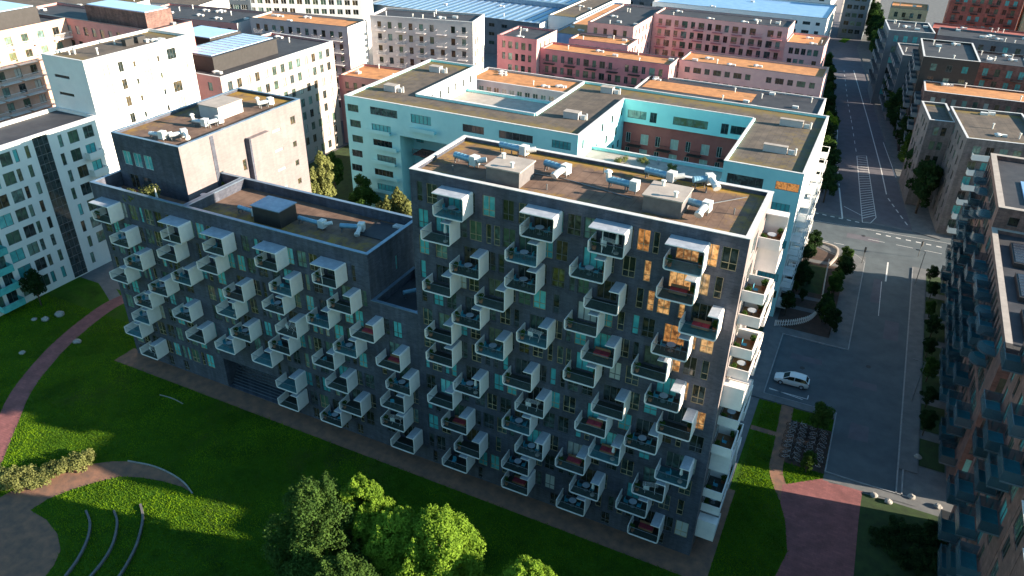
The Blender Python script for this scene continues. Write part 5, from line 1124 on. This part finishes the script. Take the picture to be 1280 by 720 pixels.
# cars
def car(x, y, rz, paint_, lb, suv=True):
    t = thing('parked_car', lb, 'car', (x, y, .02), rz)
    # side profile (x forward), z ; lower body
    prof = [(-2.32, .42, .78), (-2.30, .30, 1.02), (-2.0, .24, 1.08), (-1.0, .24, 1.06), (.2, .24, 1.02), (1.05, .24, .98), (1.75, .26, .88), (2.2, .3, .72), (2.36, .4, .58)]
    W_ = .9; mb = MB(); n = len(prof); ring = []
    for (px, zb, zt) in prof:
        k = 1-.16*max(0, abs(px)-1.5)/.85; w_ = W_*k; ring.append([(px, -w_*.92, zb), (px, -w_, (zb+zt)/2), (px, -w_*.90, zt), (px, -w_*.5, zt+.035), (px, w_*.5, zt+.035), (px, w_*.90, zt), (px, w_, (zb+zt)/2), (px, w_*.92, zb)])
    for i in range(n-1):
        for j in range(8): a = ring[i][j]; b = ring[i+1][j]; c = ring[i+1][(j+1) % 8]; d = ring[i][(j+1) % 8]; mb.poly([a, b, c, d])
    mb.poly(ring[0]); mb.poly(ring[-1][::-1]); bd = mb.build('body', [paint_], t, smooth=False)
    cab = [(-2.12, .0, 1.06, 1.10), (-1.75, .66, 1.06, 1.50), (-1.0, .70, 1.06, 1.60), (-.1, .70, 1.04, 1.60), (.45, .66, 1.02, 1.50), (1.12, .0, 1.0, 1.04)]
    cab = [(-2.15, 1.06, 1.12, .78, .74), (-1.8, 1.06, 1.50, .80, .66), (-1.0, 1.06, 1.60, .82, .66), (-.1, 1.04, 1.60, .82, .66), (.42, 1.02, 1.50, .81, .64), (1.18, .98, 1.03, .76, .72)]
    gl = MB(); rf = MB()
    for (a, b) in zip(cab, cab[1:]):
        for sgn in (-1, 1):
            q = [(a[0], sgn*a[3], a[1]), (b[0], sgn*b[3], b[1]), (b[0], sgn*b[4], b[2]), (a[0], sgn*a[4], a[2])]; gl.poly(q if sgn < 0 else q[::-1])
        q = [(a[0], -a[4], a[2]), (b[0], -b[4], b[2]), (b[0], b[4], b[2]), (a[0], a[4], a[2])]
        (gl if a is cab[0] or b is cab[-1] else rf).poly(q)
    gl.build('window', ['car_glass'], t)
    for (a, b) in zip(cab[1:-1], cab[2:-1]):
        for sgn in (-1, 1): rf.cyl((a[0], sgn*a[4], a[2]), (b[0], sgn*b[4], b[2]), .05, 6)
    for (a, b) in ((cab[0], cab[1]), (cab[-2], cab[-1])):
        for sgn in (-1, 1): rf.cyl((a[0], sgn*a[4], a[2]), (b[0], sgn*b[4], b[2]), .045, 6)
    for sgn in (-1, 1): rf.cyl((-.3, sgn*.82, 1.04), (-.35, sgn*.67, 1.59), .04, 6)
    rf.build('roof', [paint_], t)
    for sx in (-1.42, 1.42):
        for sgn in (-1, 1):
            mb = MB(); mb.cyl((sx, sgn*.70, .33), (sx, sgn*.91, .33), .33, 18); wh = mb.build('wheel', ['tyre'], t); mb = MB(); mb.cyl((sx, sgn*.905, .33), (sx, sgn*.93, .33), .2, 12); mb.build('rim', ['steel'], wh)
    for sgn in (-1, 1):
        mb = MB(); mb.box(2.08, sgn*.62-.14, .62, 2.30, sgn*.62+.14, .74); mb.build('headlight', ['lamp_clear'], t)
        mb = MB(); mb.box(-2.34, sgn*.64-.12, .82, -2.26, sgn*.64+.12, 1.0); mb.build('tail_light', ['lamp_red'], t)
        mb = MB(); mb.box(.55, sgn*.98-.09, .98, .72, sgn*.98+.09, 1.12); mb.build('mirror', [paint_], t)
    return t
car(87.6, 36.6, R(180+1), 'car_white', 'white family car parked in the empty bay behind tower')
car(*G(1034, 77), R(97), 'car_dark', 'dark car parked at kerb of the avenue')
for i, (px, py) in enumerate(((1066, 18), (1074, 12), (1084, 14), (1078, 22), (1090, 8), (1070, 6))):
    car(*G(px, py), R(20*i), 'car_white' if i % 2 else 'car_dark', ('dark car in the far yard, lowest at left', 'white car in far yard behind the dark car', 'dark car at the middle of far yard', 'white car nearest avenue trees in far yard', 'dark car at the right end of far yard', 'white car farthest away at top of photo')[i])
struct('green_island', [G(*p) for p in ((1048, 52), (1066, 40), (1072, 43), (1056, 54))], .08, 'lawn')
struct('far_yard', [G(*p) for p in ((1048, 27), (1096, 27), (1102, -5), (1056, -5))], .05, 'concrete')

# ------------------------------------------------------------------ things on balconies
def folding_chair():
    t = thing('chair', 'slim outdoor chair on a white balcony', 'chair', (0, 0, 0), 0, 'chairs on the balconies')
    mb = MB(); mb.box(-.22, -.22, .42, .22, .22, .46); mb.build('seat', ['fab_blue'], t); mb = MB(); mb.box(-.22, .2, .46, .22, .24, .92); mb.build('backrest', ['fab_blue'], t)
    for a in (-.2, .2):
        for b in (-.2, .2): mb = MB(); mb.cyl((a, b, 0), (a, b, .43), .018, 5); mb.build('leg', ['rail'], t)
    return t
def small_table():
    t = thing('table', 'small pale table on a white balcony', 'table', (0, 0, 0), 0, 'tables on the balconies')
    mb = MB(); mb.cyl((0, 0, .70), (0, 0, .74), .42, 14); mb.build('tabletop', ['panelroof'], t); mb = MB(); mb.cyl((0, 0, .03), (0, 0, .70), .04, 8); mb.cyl((0, 0, 0), (0, 0, .03), .25, 10); mb.build('pedestal', ['rail'], t); return t
def pot_plant():
    t = thing('potted_plant', 'green potted plant on a white balcony', 'plant', (0, 0, 0), 0, 'potted plants on the balconies')
    mb = MB(); mb.cyl((0, 0, 0), (0, 0, .35), .17, 10, r2=.22); mb.build('pot', ['pot'], t)
    rng = np.random.default_rng(5); put('foliage', leafmesh('foliage', leaves(rng, [(0, 0, .65), (.12, .1, .85), (-.12, 0, .8)], [.25, .2, .2], 260, .13), 'leaf_mid'), t); return t
def closed_parasol():
    t = thing('parasol', 'closed white parasol on a white balcony', 'parasol', (0, 0, 0), 0, 'closed parasols on the balconies')
    mb = MB(); mb.cyl((0, 0, 0), (0, 0, 2.3), .02, 6); mb.build('pole', ['rail'], t); mb = MB(); mb.cyl((0, 0, 1.0), (0, 0, 1.2), .17, 10, r2=.16); mb.cyl((0, 0, 1.2), (0, 0, 2.35), .16, 10, r2=.03); mb.build('canopy', ['fabric_white'], t)
    mb = MB(); mb.cyl((0, 0, 0), (0, 0, .08), .25, 10); mb.build('base', ['concrete'], t); return t
def lounge():
    t = thing('sofa', 'low outdoor sofa with pink cushions on a balcony', 'sofa', (0, 0, 0), 0, 'sofas on the balconies')
    mb = MB(); mb.box(-.8, -.35, .12, .8, .35, .32); mb.box(-.8, .3, .32, .8, .38, .7); mb.build('frame', ['wood'], t); mb = MB(); mb.box(-.75, -.32, .322, -.02, .28, .45); mb.box(.02, -.32, .322, .75, .28, .45); mb.build('cushion', ['fab_red'], t); return t
def rack():
    t = thing('drying_rack', 'white folding drying rack on a balcony', 'drying rack', (0, 0, 0), 0, 'drying racks on the balconies')
    mb = MB()
    for y in np.linspace(-.3, .3, 6): mb.cyl((-.8, y, 1.0), (.8, y, 1.0), .012, 4)
    for x in (-.5, .5): mb.cyl((x, -.3, 0), (x, .3, 1.0), .018, 5); mb.cyl((x, .3, 0), (x, -.3, 1.0), .018, 5)
    mb.build('frame', ['panel'], t); mb = MB(); mb.box(-.7, -.31, .45, -.1, -.29, 1.01); mb.build('laundry', ['fabric_white'], t); return t
prot = [folding_chair(), small_table(), pot_plant(), closed_parasol(), lounge(), rack()]; used = [False]*6
def stand(i, x, y, z, rz):
    o = prot[i] if not used[i] else copy_tree(prot[i]); used[i] = True; o.location = (x, y, z); o.rotation_euler = (0, 0, rz); return o
rd = random.Random(21)
for (x, k) in DL:
    z = Z0+PITCH*k+.02; q = rd.random()
    if q < .36: stand(1, x+1.6, -1.0, z, 0); stand(0, x+.9, -1.0, z, R(90)); stand(0, x+2.3, -1.0, z, R(-90))
    elif q < .5: stand(4, x+1.7, -.65, z, 0)
    elif q < .6: stand(5, x+1.7, -1.1, z, rd.uniform(-.3, .3))
    elif q < .72: stand(0, x+1.2, -1.2, z, rd.uniform(0, 6))
    if rd.random() < .5: stand(2, x+.45, -1.5, z, rd.uniform(0, 6))
    if rd.random() < .4: stand(2, x+2.9, -.5, z, 1)
    if rd.random() < .1: stand(3, x+2.5, -1.4, z, 0)

for j, (x, y, z, q) in enumerate(SIDE):
    if q: 
        stand((4, 1, 2, 0)[j % 4], x+.95, y+1.5, z, R(90)); stand(2, x+.4, y+.6, z, j); stand(2, x+1.5, y+2.6, z, j*2)
    elif j % 2: stand(0, x+.9, y+1.6, z, j)

# roof terrace furniture
def one(i, x, y, z, rz, lb, name=None):
    o = copy_tree(prot[i]); o.location = (x, y, z); o.rotation_euler = (0, 0, rz); o['label'] = lb
    if 'group' in o: del o['group']
one(4, 14.3, 7.6, 25.05, R(80), 'low sofa with red cushions on sunlit roof terrace end'); one(1, 13.4, 5.9, 25.05, 0, 'round table on the sunlit end of roof terrace')
one(0, 14.4, 5.4, 25.05, 1, 'blue chair beside the roof terrace table'); one(2, 15.2, 3.6, 25.05, 1, 'potted plant at parapet of the roof terrace'); one(2, 13.3, 9.6, 25.05, 2, 'potted plant in back corner of the roof terrace')
one(3, 9.6, 1.9, 25.05, 0, 'closed white parasol on the shaded roof terrace'); one(4, 4.2, 2.6, 25.05, 0, 'low sofa in the shaded part of roof terrace'); one(1, 2.2, 2.2, 25.05, 0, 'round white table in the shaded roof terrace corner')
for i, (x, y, lb) in enumerate(((53.5, 56.2, 'green bush at left on the pale teal block terrace'), (57.0, 57.4, 'green bush at the middle of the pale teal terrace'), (62.0, 56.8, 'dark bush at right on the pale teal block terrace'))):
    o = put('shrub', SB[i], None, (x, y, 20.42), i); o.scale = (.8, .8, .7); tag(o, lb, 'shrub')
one(1, 59.4, 58.2, 20.42, 0, 'round table on the pale terrace of teal block')
o0 = None
rz_ = random.Random(4); SD = []
for i in range(2):
    rng = np.random.default_rng(90+i); cs = [(rng.uniform(-1.1, 1.1), rng.uniform(-1.1, 1.1), rng.uniform(.2, .9)) for _ in range(14)]
    SD.append(leafmesh('shrub', leaves(rng, cs, [rng.uniform(.35, .6) for _ in cs], 1300, .2), 'leaf_dark'))
for i in range(20):
    o = put('shrub', SD[i % 2], None, (rz_.uniform(100.6, 106.4), rz_.uniform(3, 17.2), .02), i); o.scale = (rz_.uniform(.8, 1.3),)*3
    tag(o, 'dark green shrub on the shaded ground before brown end block', 'shrub', 'dark shrubs at lower right')


rq = random.Random(8)
for i in range(16):
    plant_tree(SM[i % 3], rq.choice((rq.uniform(83.6, 86), rq.uniform(88.6, 90.6))), rq.uniform(52.5, 79), 'small dark tree or bush of the corner garden', 'street_tree', 'tree', 'dark trees in the corner garden', rq.uniform(.4, .75), i)
for i, (x, y, a, b) in enumerate(((95.5, 40, 3.2, 1.8), (98.6, 55, 2.2, 6), (86.5, 43, 4.5, 1.5), (96, 66, 1.6, 9), (90, 90, 6, 2.2), (96, 28, 2.4, 3.5))):
    struct('road_patch', [(x, y), (x+a, y+.1), (x+a-.1, y+b), (x+.05, y+b)], .02 if y < 84 else .024, 'asphalt')
for i, (x, y, lb) in enumerate(((97.2, 46, 'round iron manhole cover in the lower street'), (93.0, 92.2, 'round iron manhole cover at the junction'), (88.5, 41.2, 'round iron manhole cover in the parking bay'))):
    mb = MB(); mb.cyl((0, 0, 0), (0, 0, .03), .36, 18); tag(mb.build('manhole_cover', ['black'], None, (x, y, .012)), lb, 'manhole cover')
